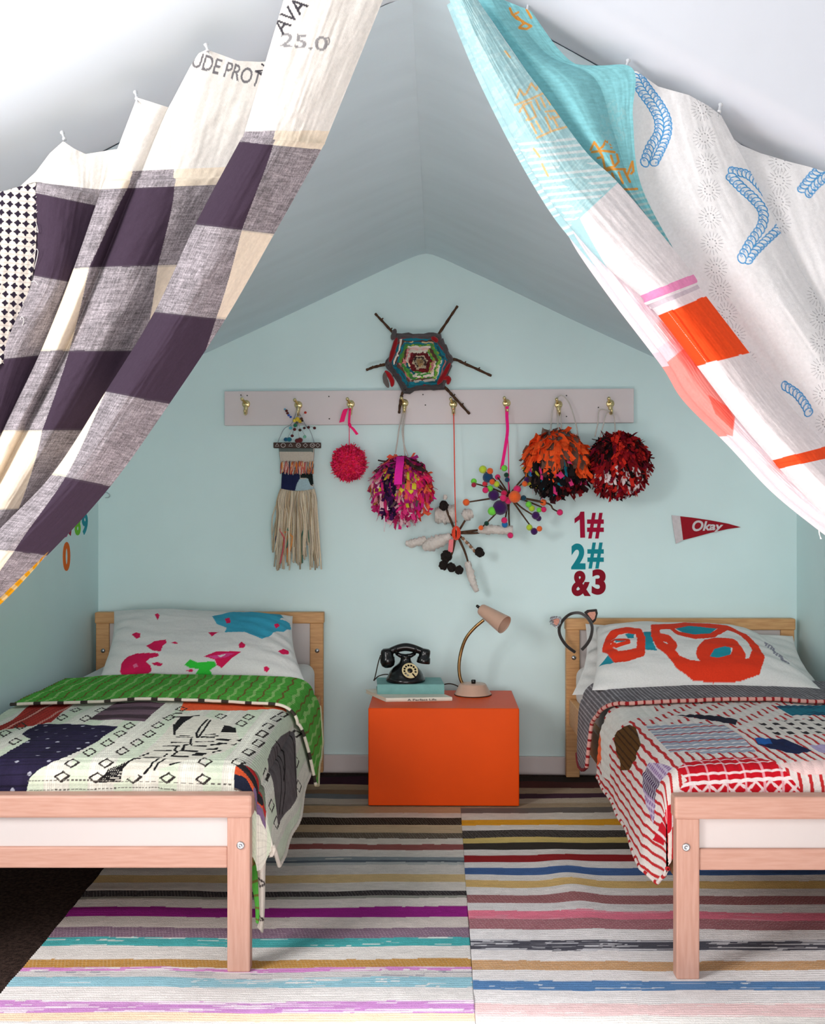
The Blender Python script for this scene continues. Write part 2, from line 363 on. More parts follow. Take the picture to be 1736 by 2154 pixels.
def rug(x0, x1, stripes, seed, label, y_end, k0, k1):
    n, m = 1150, 360
    ys = np.concatenate([np.linspace(-1.3, 1.6, 150)[:-1], np.linspace(1.6, y_end, n-149)]); ss = np.linspace(0, 1, m)  # unseen near end lengthened so its pale stripes bounce light upward
    Y, Sx = np.meshgrid(ys, ss, indexing='ij')
    edge = 0.006*fbm(Y*4, Y*0+3, seed)
    Yk = np.maximum(Y, 1.7)-2; X = (x0+edge+k0*Yk)*(1-Sx)+(x1+k1*Yk)*Sx
    b = np.array([yD(Z6(v)) for v, _ in stripes])       # decreasing distances
    warp = 0.022*fbm(X*2.2, Y*1.3, seed+2, 2)+0.007*fbm(X*14, Y*3, seed+4)
    q = Y+warp; q = np.where(q < 1.72, 1.72+np.abs(q-1.72)*0.9, q)      # the stripes run on towards the room
    idx = np.clip(np.searchsorted(-b, -q, side='right')-1, 0, len(b)-1)
    cols = np.array([c for _, c in stripes], float); C = cols[idx]
    lo = np.append(b[1:], b[-1]-0.1)[idx]; hi = b[idx]; f = (hi-q)/(hi-lo+1e-6)
    streak = fbm(X*9, q*260, seed+6, 3); tw = (np.sin(X*900+q*260)+0.6*(vn(X*500, q*400, seed+9)-0.5))
    for i, (_, c) in enumerate(stripes):
        k = idx == i
        if c in MOT: kk = k & (streak+0.16*(np.abs(f-0.5)*2-0.4) > (0.05 if c in ((206,146,208),(214,142,204),(84,84,94)) else 0.19)); C[kk] = MOT[c]
        if c in TW: kk = k & (tw > 0.62); C[kk] = C[kk]*0.72+np.array([214, 204, 196])*0.28
    C = C*(1+0.16*fbm(X*60, q*420, seed+8, 2))[..., None]
    C *= (1+0.05*np.sin(q*1500))[..., None]
    Z = 0.009+0.012*np.maximum(0, fbm(X*3.5, Y*5, seed+1, 2)+0.02)+0.005*(fbm(X*2, Y*22, seed+12, 2)+0.1)+0.0012*np.sin(q*700)
    for (fx, fy) in FEET:                                    # the rug is pressed down under the feet
        d = np.sqrt((X-fx)**2+((Y-fy)*0.7)**2); Z = np.where(d < 0.16, 0.009+(Z-0.009)*np.clip((d-0.035)/0.12, 0, 1), Z)
    Z += 0.009*np.exp(-((X-0.36)/0.05)**2)*np.exp(-((Y-2.62)/0.22)**2)*1.0 if seed > 50 else 0
    P = np.stack([X, Y, np.maximum(Z, 0.006)], 2)
    # skirt down to the floor all round gives the rug its thickness
    top = P.copy(); P = np.pad(P, ((1,1),(1,1),(0,0)), mode='edge'); C = np.pad(C, ((1,1),(1,1),(0,0)), mode='edge')
    for sl in (np.s_[0,:], np.s_[-1,:], np.s_[:,0], np.s_[:,-1]): P[sl][..., 2] = 0.0005
    return tag(grid_mesh('rag_rug', P, M['rug'], None, np.clip(C, 0, 255)), label, 'rug', 'striped rag rugs')
FEET = [(-0.345, 2.16), (-0.345, 3.77), (0.51, 2.13), (0.51, 3.70), (1.22, 2.13), (-1.07, 2.16), (0.07, 3.36), (-0.14, 3.36), (0.28, 3.36), (-0.14, 3.5), (0.28, 3.5)]
rug(-0.772, 0.0985, SL_, 3, 'left striped rag rug with a magenta and a teal stripe, under the left bed', 3.73, -0.018, 0.0185)
rug(0.0989, 1.05, SR_, 60, 'right striped rag rug with red, blue and pink stripes, under the right bed', 3.71, 0.0185, 0.0)
# ------------------------------------------------------------------ beds
def bed(x0, x1, yf, yb, ztf, ztb, label, side):
    t = thing('bed', ((x0+x1)/2, (yf+yb)/2, 0.008), label, 'bed', 'low beech beds')
    b0 = 0.009; pw = 0.0445; dp = 0.03; th = 0.044
    # footboard
    fb = MB(); fb.box(x0-0.0, x1+0.0, yf-0.004, yf+dp+0.004, ztf-th, ztf); o = fb.build('foot_rail', M['beech'], t, False, 0.005)
    for x in (x0+0.004, x1-0.004-pw):
        l = MB(); l.box(x, x+pw, yf, yf+dp, b0, ztf-th+0.002); l.build('leg', M['beechv'], t, False, 0.003)
        cxp = x+pw/2+(0.004 if x > 0.5*(x0+x1) else -0.004)
        bo = MB(); zb = ztf-0.097
        bo.lathe([(0.0, -0.001), (0.0078, -0.001), (0.0076, 0.0025), (0.0060, 0.0036), (0.0028, 0.0036), (0.0024, 0.0015), (0.0, 0.0015)], (cxp, yf, zb), (0, -1, 0), 20)
        bo.build('bolt', M['steel'], t, True)
    lr = MB(); lr.box(x0+0.004+pw, x1-0.004-pw, yf+0.004, yf+dp-0.004, ztf-0.143, ztf-0.102); lr.build('lower_rail', M['beech'], t, False, 0.003)
    pn = MB(); pn.box(x0+0.004+pw-0.003, x1-0.004-pw+0.003, yf+0.011, yf+dp-0.011, ztf-0.106, ztf-th+0.004); pn.build('foot_panel', M['panel'], t, False)
    # headboard
    hb = MB(); hb.box(x0, x1, yb-0.004, yb+dp+0.004, ztb-0.038, ztb); hb.build('head_rail', M['beechd'], t, False, 0.004)
    for x in (x0+0.003, x1-0.003-0.045):
        l = MB(); l.box(x, x+0.045, yb, yb+dp, b0, ztb-0.036); l.build('leg', M['beechd'], t, False, 0.003)
        bo = MB(); bo.lathe([(0.0, -0.001), (0.0075, -0.001), (0.0072, 0.003), (0.0, 0.0035)], (x+0.025, yb, ztb-0.13), (0, -1, 0), 16); bo.build('bolt', M['steel'], t)
    pn = MB(); pn.box(x0+0.045, x1-0.045, yb+0.01, yb+dp-0.01, 0.22, ztb-0.034); pn.build('head_panel', M['panel'], t, False)
    lr = MB(); lr.box(x0+0.047, x1-0.047, yb+0.004, yb+dp-0.004, 0.19, 0.23); lr.build('lower_rail', M['beechd'], t, False, 0.003)
    # side rails and slats
    for x in (x0+0.012, x1-0.012-0.022):
        r = MB(); r.box(x, x+0.022, yf+dp, yb, 0.185, 0.272); r.build('side_rail', M['beechd'], t, False, 0.003)
    sl = np.linspace(yf+0.1, yb-0.08, 11)
    for y in sl:
        r = MB(); r.box(x0+0.034, x1-0.034, y-0.03, y+0.03, 0.236, 0.25); r.build('slat', M['beechd'], t, False)
    return t
BL = bed(-1.101, -0.3243, 2.150, 3.765, 0.352, 0.553, 'low beech bed against the left wall, under the green and cream quilt', 1)
BR = bed(0.4855, 1.252, 2.117, 3.700, 0.3585, 0.538, 'low beech bed against the right wall, under the red striped quilt', -1)
def mattress(x0, x1, y0, y1, z0, z1, label):
    mb = MB(); mb.box(x0, x1, y0, y1, z0, z1)
    o = mb.build('mattress', M['sheet'], None, True, 0.035, seg=5)
    return tag(o, label, 'mattress', 'mattresses in white sheets')
mattress(-1.068, -0.352, 2.215, 3.755, 0.252, 0.384, 'white sheeted mattress showing at the head of the left bed')
mattress(0.515, 1.222, 2.185, 3.69, 0.252, 0.384, 'white sheeted mattress showing at the head of the right bed')

# ------------------------------------------------------------------ quilts
QZ = 0.402
class Quilt:
    """top, rounded edge and hanging side of a quilt; cloth coordinates (q across, v along)"""
    def __init__(s, xin, xout, yfoot, sgn, flare, hem):
        s.xin, s.xout, s.yf, s.sgn, s.flare, s.hem = xin, xout, yfoot, sgn, flare, hem
        s.W = abs(xout-xin); s.r = 0.05; s.fl0 = 0.12 if sgn > 0 else 0.0
    def point(s, q, v, lift=0.0, seed=1, rough=1.0):
        """q: distance from the wall side, v: distance along (world Y on the top)"""
        r = s.r; a0 = s.W-r; arc = r*math.pi/2
        rf = 0.045; vf = s.yf+rf; dd = np.maximum(0, vf-v)
        ang = np.clip(dd/rf, 0, math.pi/2); ext = np.maximum(0, dd-rf*math.pi/2)
        Y = np.where(dd > 0, vf-(rf+lift)*np.sin(ang), v); drop = np.where(dd > 0, rf*(1-np.cos(ang))+ext, 0)-lift*np.cos(ang)
        e = np.maximum(0, q-a0); ph = np.clip(e/r, 0, math.pi/2); h = np.maximum(0, e-arc)
        rip = s.flare*np.sqrt(h*0.2)/0.2*np.clip((Y-s.yf+s.fl0)/0.12, 0, 1)+rough*h*0.32*(fbm(v*5.0, q*1.2, seed, 2))*np.clip(h/0.06, 0, 1)
        x = np.minimum(q, a0)+(r+lift)*np.sin(ph)+rip
        z = QZ-r*(1-np.cos(ph))-h
        top = 1-np.clip(e/r, 0, 1)
        z = z-drop*np.clip(1-h/0.14, 0, 1)**1.5+(1-np.sin(ph))*0.0+rough*(0.010*fbm(q*5, v*4, seed+3)*top+0.004*fbm(q*22, v*16, seed+5)*top)
        z = z+0.012*np.sin(np.clip(q/s.W, 0, 1)*math.pi)*top-0.008
        X = s.xin+s.sgn*x
        return np.stack([X, Y, z], -1)
    def qt(s, x, y, Z=None):
        """photo measure on the flat top -> cloth coordinates"""
        p = ZP(x, y, QZ if Z is None else Z); q = abs(p[0]-s.xin); v = p[1]
        if v < s.yf+0.02:
            D = s.yf; z = CH-(y-CY)*D/F; v = s.yf-(QZ-z)+0.02; q = abs((x-CX)*D/F-s.xin)
        return (q, v)
    def qs(s, x, y, fl=0.3):
        """photo measure on the hanging side -> cloth coordinates"""
        X = s.xout
        for _ in range(4):
            D = X*F/(x-CX); z = CH-(y-CY)*D/F; h = max(0, QZ-z-s.r); X = s.xout+s.sgn*s.flare*math.sqrt(h*0.2)/0.2
        return (s.W-s.r+s.r*math.pi/2+h, D)
    def qa(s, x, y):
        if not hasattr(s, 'inv'):
            vs = np.concatenate([np.linspace(s.yf-0.11, s.yf+0.10, 90), np.linspace(s.yf+0.10, 3.0, 260)[1:]]); qs_ = np.concatenate([np.linspace(0, s.W-0.07, 240), np.linspace(s.W-0.07, s.W+0.27, 160)[1:]])
            V_, Q_ = np.meshgrid(vs, qs_, indexing='ij'); P_ = s.point(Q_, V_, 0, 1, 0.0); s.inv = Inverse(Q_, V_, P_)
        return s.inv(x, y)
    def qa_flat(s, x, y):
        """either: picks the top while it lies on it, else the side"""
        p = ZP(x, y, QZ)
        q = (p[0]-s.xin)*s.sgn
        if q <= s.W-s.r*0.4 and p[1] > s.yf: return s.qt(x, y)
        if p[1] <= s.yf+0.0 and (PX(x, y, s.yf)[0]-s.xin)*s.sgn < s.W-0.02: return s.qt(x, y)
        return s.qs(x, y)
    def grid(s, v0, v1, n, m, mside, lift=0.0, seed=1, hem=None):
        hem = hem or s.hem; vs = np.linspace(v0, v1, n)
        H = np.interp(np.maximum(vs, s.yf), [p[0] for p in hem], [p[1] for p in hem])+0.006*fbm(vs*14, vs*0, seed+8)
        a0 = s.W-s.r; arc = s.r*math.pi/2
        q = np.concatenate([np.broadcast_to(np.linspace(0, a0, m)[None, :-1], (n, m-1)), a0+np.linspace(0, 1, mside)[None]*(arc+H[:, None])], 1)
        V = np.broadcast_to(vs[:, None], q.shape)
        return q, V, s.point(q, V, lift, seed)
def hem_roll(name, P, r, c, parent, stitch=None):
    mb = MB(); mb.tube(P, r, 7)
    n = len(P); C = np.empty((n*7, 3)); C[:] = lin(c)
    if stitch is not None:
        L_ = np.concatenate([[0], np.cumsum(np.linalg.norm(np.diff(P, axis=0), axis=1))])
        k = (np.mod(L_, stitch[1]) < stitch[1]*0.3); C[np.repeat(k, 7)] = lin(stitch[0])
    mb.C = [tuple(c_) for c_ in C]
    return mb.build(name, M['cloth'], parent)

# ---- left quilt: cream with diamonds, green back turned over at the head
LQ = Quilt(-1.045, -0.322, 2.196, 1, 0.045, [(2.19, 0.10), (2.26, 0.165), (2.36, 0.165), (2.5, 0.15), (2.7, 0.125), (2.85, 0.115), (3.3, 0.11)])
c1 = lambda L: [LQ.qa(x/2.411, 1250+y/2.411) for x, y in L]
c9 = lambda L: [LQ.qa(470+x/4.308, 1480+y/4.308) for x, y in L]
c10 = lambda L: [LQ.qa(240+x/5.425, 1480+y/5.425) for x, y in L]
q, v, P = LQ.grid(2.06, 2.90, 560, 520, 190, 0, 4)
pt = Paint(q, v, (214, 216, 200))
ph = (q*1.0/0.088) % 1
pt.C[:] = np.where((ph < 0.42)[..., None], np.array([206, 216, 194.]), np.array([214, 212, 200.])).reshape(-1, 3)
pt.C[((np.abs(ph-0.66) < 0.2) & (np.sin(q*1500) > 0.2)).ravel()] = (232, 232, 218)
dn = lambda A, B: (lambda p, c: c*(1+0.35*fbm(p[:,0]*A, p[:,1]*B, 31)[:,None]))
# navy patch with pale dots
I = pt.poly(c1([(110,715),(150,680),(200,655),(600,675),(560,705),(500,745),(420,790),(330,830),(250,865),(190,900),(150,940),(130,1020),(0,1020),(-200,1020),(-300,900),(0,830),(155,745)]), (38, 32, 58), dn(70, 12))
p = pt.P[I]; gx = p[:,0]/0.032; gy = p[:,1]/0.06+0.5*(np.floor(gx) % 2)
k = ((gx % 1-0.5)**2+((gy % 1-0.5)*1.9)**2 < 0.018) & (vn(np.floor(gx), np.floor(gy), 3) > 0.25); pt.C[I[k]] = (176, 176, 190)
k = np.abs((p[:,1]/0.022) % 1-0.5) < 0.1; pt.C[I[k]] *= 0.75
# red, plum and orange patches
I = pt.poly(c1([(-60,700),(60,640),(170,545),(390,545),(340,580),(260,648)]), (168, 52, 44), dn(60, 10)); p = pt.P[I]
pt.C[I[np.abs((p[:,0]/0.06) % 1-0.5) < 0.07]] = (216, 150, 136); pt.C[I[(np.abs((p[:,0]/0.013) % 1-0.5) < 0.12)]] *= 0.8
I = pt.poly(c1([(450,638),(590,548),(840,555),(730,650)]), (112, 88, 100), dn(8, 50)); p = pt.P[I]
pt.C[I[((p[:,1]/0.11) % 1) < 0.35]] *= 0.62
I = pt.poly(c1([(930,553),(1440,563),(1455,600),(1200,592),(912,592)]), (236, 92, 52)); p = pt.P[I]
k = vn(p[:,0]*16, p[:,1]*5, 8); pt.C[I[k > 0.6]] = (238, 146, 84); pt.C[I[k < 0.3]] = (216, 60, 66)
# diamonds
DM = [(25,710),(75,755),(105,668),(315,625),(385,585),(435,632),(510,587),(655,672),(610,712),(545,757),(455,803),(365,860),(315,928),(800,668),(757,712),(695,753),(620,798),(538,860),(490,932),(1225,660),(1260,625),(1330,712),(1310,757),(1260,803),(1120,625),(1040,857),(850,938),(1030,945),(680,938),(1400,635),(1360,672),(860,630),(1350,915),(1380,1075),(1505,975),(1210,862),(920,585),(1435,612),(1498,850),(1410,1160),(1500,710)]
for x, y in DM:
    s_ = min(1, max(0, (y-580)/350)); w_, h_ = 27+9*s_, 12.5+12*s_
    if x > 1340 and y > 800: w_, h_ = 15, 32
    sk = 9*(1 if x < 900 else -0.5); asp = 1.0 if (x > 1340 or y > 835) else 0.4
    d = c1([(x-w_, y+3), (x+sk*0.6, y-h_), (x+w_, y-2), (x-sk*0.6, y+h_), (x-w_, y+3)])
    pt.line(d, 0.0030, (58, 52, 48), asp)
    pt.line(d[2:4], 0.0046, (50, 44, 42), asp); pt.line(d[0:2], 0.0040, (50, 44, 42), asp)
# black embroidered figure
BK = (26, 24, 26)
pale = pt.poly(c10([(280,620),(520,420),(690,200),(760,110),(1180,200),(1320,240),(1400,330),(1440,430),(1250,560),(950,640),(640,720),(530,760),(350,830),(270,830),(20,920),(-160,910)]), (216, 212, 198))
def blk(pts, w_=0.006):
    q_ = c10(pts); near = np.mean([a[1] for a in q_]) < LQ.yf+0.05; pt.line(q_, w_*(0.8 if near else 0.9), BK, 1.0 if near else 0.5)
for L_ in ([(680,130),(700,120),(770,120)], [(560,170),(700,165),(900,158),(970,155)], [(685,250),(690,360)], [(1065,205),(985,280),(940,345),(950,390)], [(1100,210),(1050,280),(1000,340),(970,380)],
           [(720,385),(890,385)], [(760,370),(860,370)], [(1000,382),(1180,376)], [(1050,360),(1150,358)], [(1050,392),(1140,392)], [(660,440),(850,440)], [(560,485),(740,485)], [(940,430),(1130,430)], [(900,478),(1050,475)],
           [(1110,460),(1280,450)], [(1170,412),(1330,405)], [(455,540),(650,545)], [(750,550),(950,548)], [(680,605),(840,610)], [(340,615),(540,615)], [(1130,560),(1230,535)], [(640,710),(750,680)],
           [(880,400),(870,460),(800,470),(790,540)], [(720,490),(690,540),(720,560),(660,600)], [(600,580),(570,605)], [(520,630),(440,690),(410,750),(345,815)], [(605,630),(500,700),(460,780)],
           [(390,570),(300,605)], [(300,635),(220,640),(150,690),(40,760)], [(210,650),(120,720),(80,770)]): blk(L_, 0.0055)
for L_ in ([(770,155),(910,160),(790,240),(700,330),(680,260)], [(1215,340),(1260,260),(1390,290),(1395,335)], [(1390,415),(1460,400),(1440,430)], [(1330,470),(1410,445),(1380,475)], [(1000,525),(1190,495),(1180,525)],
           [(885,590),(950,560),(1085,560),(1000,605),(930,605)], [(1110,462),(1200,440),(1290,452),(1200,466)], [(1170,412),(1280,398),(1335,410),(1300,420)], [(770,520),(810,490),(800,540),(760,550)], [(870,470),(900,440),(890,475)]):
    pt.poly(c10(L_), BK)
for k in range(7): blk([(-150+30*k, 890-10*k), (-60+30*k, 760-12*k)], 0.0032)
for k in range(6): blk([(-170+18*k, 900-22*k), (70+4*k, 890-22*k)], 0.0032)
# grey patch with black lines on the hanging side
I = pt.poly(c9([(400,510),(440,400),(520,300),(600,250),(640,262),(655,500),(640,850),(600,960),(530,1060),(505,1100),(470,860),(440,680)]), (92, 86, 88), dn(60, 60))
for off in (0, 30): pt.line(c9([(455+off,400),(510+off,560),(530+off,800),(515+off,1000)]), 0.006, (28, 25, 26))
for L_ in ([(600,265),(640,380),(640,650),(640,840)], [(480,350),(530,430),(555,600),(545,700)]): pt.line(c9(L_), 0.007, (28, 25, 26))
# plaid patch at the foot corner
pd = c9([(100,800),(100,640),(110,590),(150,560),(240,590),(310,640),(345,740),(380,850),(390,980),(385,1150),(350,1080),(310,1010),(270,960),(200,830)])
I = pt.poly(pd, (120, 104, 96), dn(50, 50))
for L_, c in (([(120,620),(200,650),(260,780),(330,900)], (206,84,48)), ([(110,700),(190,720),(260,830)], (30,34,52)), ([(105,740),(180,770),(230,850)], (30,34,52)), ([(230,590),(300,660),(350,850),(380,1000)], (168,40,40)), ([(150,570),(250,660),(340,880)], (40,38,42)), ([(290,820),(340,990),(375,1100)], (120,96,130)), ([(270,590),(330,700),(385,940)], (120,130,110))):
    k = np.intersect1d(I, pt.near(c9(L_), 0.018)); pt.C[k] = c
# dotted running stitches
for L_ in ([(140,950),(420,945),(700,955),(1190,975)], [(150,995),(420,990),(700,985),(900,1000)]):
    pl = smooth_path(c1(L_), 90)
    for i in range(0, 88, 2): pt.line(pl[i:i+2], 0.0018, (96, 92, 86))
C = pt.out()*(1+0.10*fbm(q*180, v*60, 2))[..., None]*(1-0.05*(np.abs((v/0.016) % 1-0.5) < 0.12))[..., None]
P[..., 2] += 0.0016*np.abs(np.sin(v*math.pi/0.016))
t = thing('quilt', (-0.7, 2.6, QZ-0.03), 'cream patchwork quilt with black diamonds, green end turned over, on left bed', 'quilt')
grid_mesh('quilt_top', P, M['quilt'], t, np.clip(C, 0, 255))
hem_roll('hem', P[:, -1]+[0.001, 0, 0], 0.0045, (214, 206, 194), t)
# green turned over end
q, v, P = LQ.grid(2.835, 3.28, 260, 400, 170, 0.010, 4, [(2.83, 0.142), (2.9, 0.16), (3.0, 0.13), (3.18, 0.115), (3.28, 0.03)])
P[..., 2] += 0.0025*np.abs(np.sin(v*math.pi/0.02))
C = np.empty(q.shape+(3,)); C[:] = (86, 172, 66)
ph = (q/0.052+0.06*np.sin(v*55+q*9)) % 1
C[ph < 0.09] = (120, 96, 48); k = np.abs(ph-0.55) < 0.08; C[k] = (152, 200, 116)
C *= (1+0.25*fbm(q*90, v*70, 12))[..., None]; C *= (1-0.12*(np.abs((v/0.02) % 1-0.5) < 0.16))[..., None]
o = grid_mesh('turned_back_end', P, M['quilt'], t, np.clip(C, 0, 255)); o['label'] = 'green striped reverse of the quilt folded back'
hem_roll('turned_back_hem', P[0], 0.0042, (222, 214, 196), t, ((60, 54, 48), 0.06))
hem_roll('turned_back_hem', P[:, -1], 0.004, (206, 196, 160), t)
# hanging corner at the foot: cream face folded over its green back
def corner(pts_l, pts_r, D, col, name, lab, pat=None):
    n, m = 90, 16; A = smooth_path(pts_l, n); B = smooth_path(pts_r, n); P = np.zeros((n, m, 3)); C = np.empty((n, m, 3)); C[:] = col
    for j, s in enumerate(np.linspace(0, 1, m)):
        e = A*(1-s)+B*s; d = D-0.012*math.sin(math.pi*s)
        P[:, j, 0] = (e[:,0]-CX)*d/F; P[:, j, 1] = d; P[:, j, 2] = CH-(e[:,1]-CY)*d/F
    if pat: pat(P, C)
    o = grid_mesh(name, P, M['quilt'], t, C); o['label'] = lab
    md = o.modifiers.new('thickness', 'SOLIDIFY'); md.thickness = 0.004; md.offset = 0
def pg(P, C): k = (np.arange(90) % 16) < 3; C[k] = (112, 110, 52)
corner([(526,1790),(530,1850),(538,1900),(540,1940)], [(536,1770),(552,1840),(552,1900),(546,1945)], 2.262, (86, 172, 66), 'hanging_corner_back', 'green reverse of the hanging corner', pg)
def pw_(P, C):
    p2 = Paint(np.broadcast_to(np.linspace(0, 1, 90)[:, None], (90, 16)).copy(), np.broadcast_to(np.linspace(0, 1, 16)[None], (90, 16)).copy(), (226, 218, 206))
    for a, b in ((0.16, 0.26), (0.46, 0.53), (0.78, 0.83)): p2.line([(a, 0.1), ((a+b)/2, 0.9), (b, 0.2), (a, 0.1)], 0.018, (70, 62, 60), 0.2)
    C[:] = p2.out()
corner([(528,1712),(530,1760),(543,1830),(546,1880),(548,1930),(543,1950)], [(548,1722),(560,1770),(557,1830),(556,1890),(554,1935),(552,1962)], 2.238, (226, 218, 206), 'hanging_corner', 'cream hanging corner with black stitching', pw_)

# ---- right quilt: red running lines and patches, grey back turned over at the head
RQ = Quilt(1.195, 0.482, 2.164, -1, 0.03, [(2.16, 0.135), (2.22, 0.185), (2.32, 0.175), (2.5, 0.155), (2.8, 0.14), (3.3, 0.125)])
c2 = lambda L: [RQ.qa(1130+x/2.865, 1250+y/2.865) for x, y in L]
q, v, P = RQ.grid(2.03, 2.90, 620, 520, 200, 0, 9)
pt = Paint(q, v, (226, 216, 210))
RD = (188, 44, 46)
wv = q+0.004*fbm(v*16, q*6, 14)+0.0012*np.sin(v*95)
ph = (wv/0.021) % 1; dash = (np.sin(v*62+np.floor(wv/0.021)*1.7) > (-0.1))|(v < 2.52)|(q > 0.66)
k = (np.abs(ph-0.5) < 0.16) & dash; pt.C[k.ravel()] = RD
I = pt.poly(c2([(655,788),(900,778),(1125,788),(1230,860),(1320,950),(1050,962),(805,955),(730,880)]), (158, 166, 182)); p = pt.P[I]
k = np.abs((p[:,1]/0.032+0.2*fbm(p[:,0]*12, p[:,1], 4)) % 1-0.5) < 0.13; pt.C[I[k]] = (226, 220, 218)
k = np.abs((p[:,1]/0.075+0.2*fbm(p[:,0]*12, p[:,1], 6)+0.3) % 1-0.5) < 0.06; pt.C[I[k]] = (182, 70, 70)
I = pt.poly(c2([(745,738),(700,674),(600,672),(500,682),(430,730),(385,800),(378,950),(390,1095),(435,1130),(436,1000),(442,900),(485,830),(560,765),(640,742)]), (228, 224, 216))
I = pt.poly(c2([(470,850),(510,810),(560,785),(600,800),(612,850),(632,905),(600,985),(560,1060),(505,1062),(500,1000),(480,950)]), (96, 62, 26)); p = pt.P[I]
pt.C[I[np.abs((p[:,0]/0.013) % 1-0.5) < 0.14]] = (62, 38, 16)
pt.poly(c2([(330,770),(380,765),(386,880),(384,1000),(335,1060),(328,900)]), (240, 104, 62), dn(30, 30))
pt.poly(c2([(838,730),(960,728),(1100,738),(1210,757),(1198,788),(1100,772),(960,750)]), (30, 28, 46), dn(60, 60))
I = pt.poly(c2([(1430,680),(1600,668),(1760,668),(1780,735),(1540,732)]), (34, 112, 132)); p = pt.P[I]; pt.C[I[fbm(p[:,0]*10, p[:,1]*60, 3) > 0.1]] = (24, 76, 104)
I = pt.poly(c2([(1280,772),(1500,760),(1780,758),(1790,850),(1430,852)]), (222, 212, 204)); p = pt.P[I]
k = (np.abs((p[:,0]/0.032) % 1-0.5) < 0.22) & (np.abs((p[:,1]/0.05) % 1-0.5) < 0.25); pt.C[I[k]] = (48, 42, 46)
pt.poly(c2([(1310,868),(1500,878),(1660,945),(1560,966),(1400,930),(1330,910)]), (26, 34, 72), dn(60, 60)); pt.poly(c2([(1310,868),(1400,870),(1420,905),(1335,908)]), (30, 92, 168))
I = pt.poly(c2([(1640,912),(1780,900),(1790,975),(1700,950)]), (176, 160, 196))
I = pt.poly(c2([(1440,1030),(1600,1010),(1780,1000),(1790,1090),(1600,1092),(1520,1060)]), (236, 204, 200)); p = pt.P[I]
k = ((p[:,0]/0.045 % 1-0.5)**2+(p[:,1]/0.07 % 1-0.5)**2) < 0.012; pt.C[I[k]] = (214, 80, 66)
# red checked patch
rc = c2([(848,1060),(905,1010),(1100,985),(1330,985),(1450,1030),(1530,1110),(1585,1180),(1592,1290),(880,1290),(840,1290),(850,1200),(905,1120)])
I = pt.poly(rc, (196, 16, 34)); p = pt.P[I]
vf = RQ.yf
k = np.abs((p[:,0]/0.036) % 1-0.5) < 0.06; pt.C[I[k]] = (226, 150, 160)
k = (np.abs((p[:,1]/0.030) % 1-0.5) < 0.09); pt.C[I[k]] = (238, 214, 214)
vz = vf-0.010; sel = p[:,1] < vz; yy_ = (vz-p[:,1])/0.030; xx_ = (p[:,0]/0.030) % 1; zz = np.abs(yy_-xx_); zz2 = np.abs(yy_-1+xx_)
pt.C[I[sel]] = (196, 16, 34); k = sel & (np.minimum(zz, zz2) < 0.12); pt.C[I[k]] = (238, 214, 214)
k = sel & (np.abs((p[:,0]/0.036) % 1-0.5) < 0.06); pt.C[I[k]] = (232, 170, 178)
k = np.abs(p[:,1]-(vz+0.004)) < 0.003; pt.C[I[k]] = (240, 226, 226)
# knitted purple patch on the side
I = pt.poly(c2([(680,1015),(750,1020),(820,1045),(790,1085),(755,1120),(722,1180),(712,1280),(700,1390),(680,1330),(655,1250),(642,1180),(640,1080)]), (150, 118, 160)); p = pt.P[I]
k = (np.abs((p[:,0]/0.012) % 1-0.5) < 0.2); pt.C[I[k]] = (196, 178, 200); mid = np.array(c2([(690,1150)])[0])
k = (np.abs(p[:,0]-mid[0]) < 0.02); pt.C[I[k]] *= 0.55; k = (np.abs((p[:,1]/0.014) % 1-0.5) < 0.12); pt.C[I[k]] = (206, 196, 214)
I = pt.poly(c2([(770,1330),(815,1262),(845,1270),(845,1380),(800,1440),(750,1515),(690,1480)]), (200, 26, 42)); p = pt.P[I]
pt.C[I[np.abs((p[:,0]/0.03) % 1-0.5) < 0.1]] = (238, 220, 220)
C = pt.out()*(1+0.10*fbm(q*120, v*120, 2))[..., None]
P[..., 2] += 0.0018*np.abs(np.sin(q*math.pi/0.021))*np.clip(1-(q-0.64)/0.04, 0, 1); P[..., 0] += -0.0018*np.abs(np.sin(q*math.pi/0.021))*np.clip((q-0.64)/0.04, 0, 1)
t = thing('quilt', (0.85, 2.6, QZ-0.03), 'white quilt with red running lines and coloured patches, on right bed', 'quilt')
grid_mesh('quilt_top', P, M['quilt'], t, np.clip(C, 0, 255))
hem_roll('hem', P[:, -1], 0.004, (226, 214, 208), t, ((180, 44, 46), 0.04))
q, v, P = RQ.grid(2.85, 3.22, 240, 360, 190, 0.010, 9, [(2.8, 0.125), (3.0, 0.165), (3.1, 0.17), (3.22, 0.15)])
sd = np.clip((q-(RQ.W-RQ.r))/0.1, 0, 1); v = v+sd*(1-(v-2.85)/0.37)*0.13; P = RQ.point(q, v, 0.010, 9)
C = np.empty(q.shape+(3,)); C[:] = (120, 114, 118)
C[(np.abs((q/0.0105) % 1-0.5) < 0.17)] = (178, 172, 176); C *= (1-0.4*(np.abs((v/0.012) % 1-0.5) < 0.18))[..., None]; C *= (1+0.3*fbm(q*70, v*40, 17))[..., None]
o = grid_mesh('turned_back_end', P, M['quilt'], t, np.clip(C, 0, 255)); o['label'] = 'grey woven reverse of the quilt folded back'
hem_roll('turned_back_hem', P[0], 0.0055, (214, 160, 150), t, ((150, 30, 34), 0.022)); hem_roll('turned_back_hem', P[:, -1], 0.0045, (120, 44, 48), t)

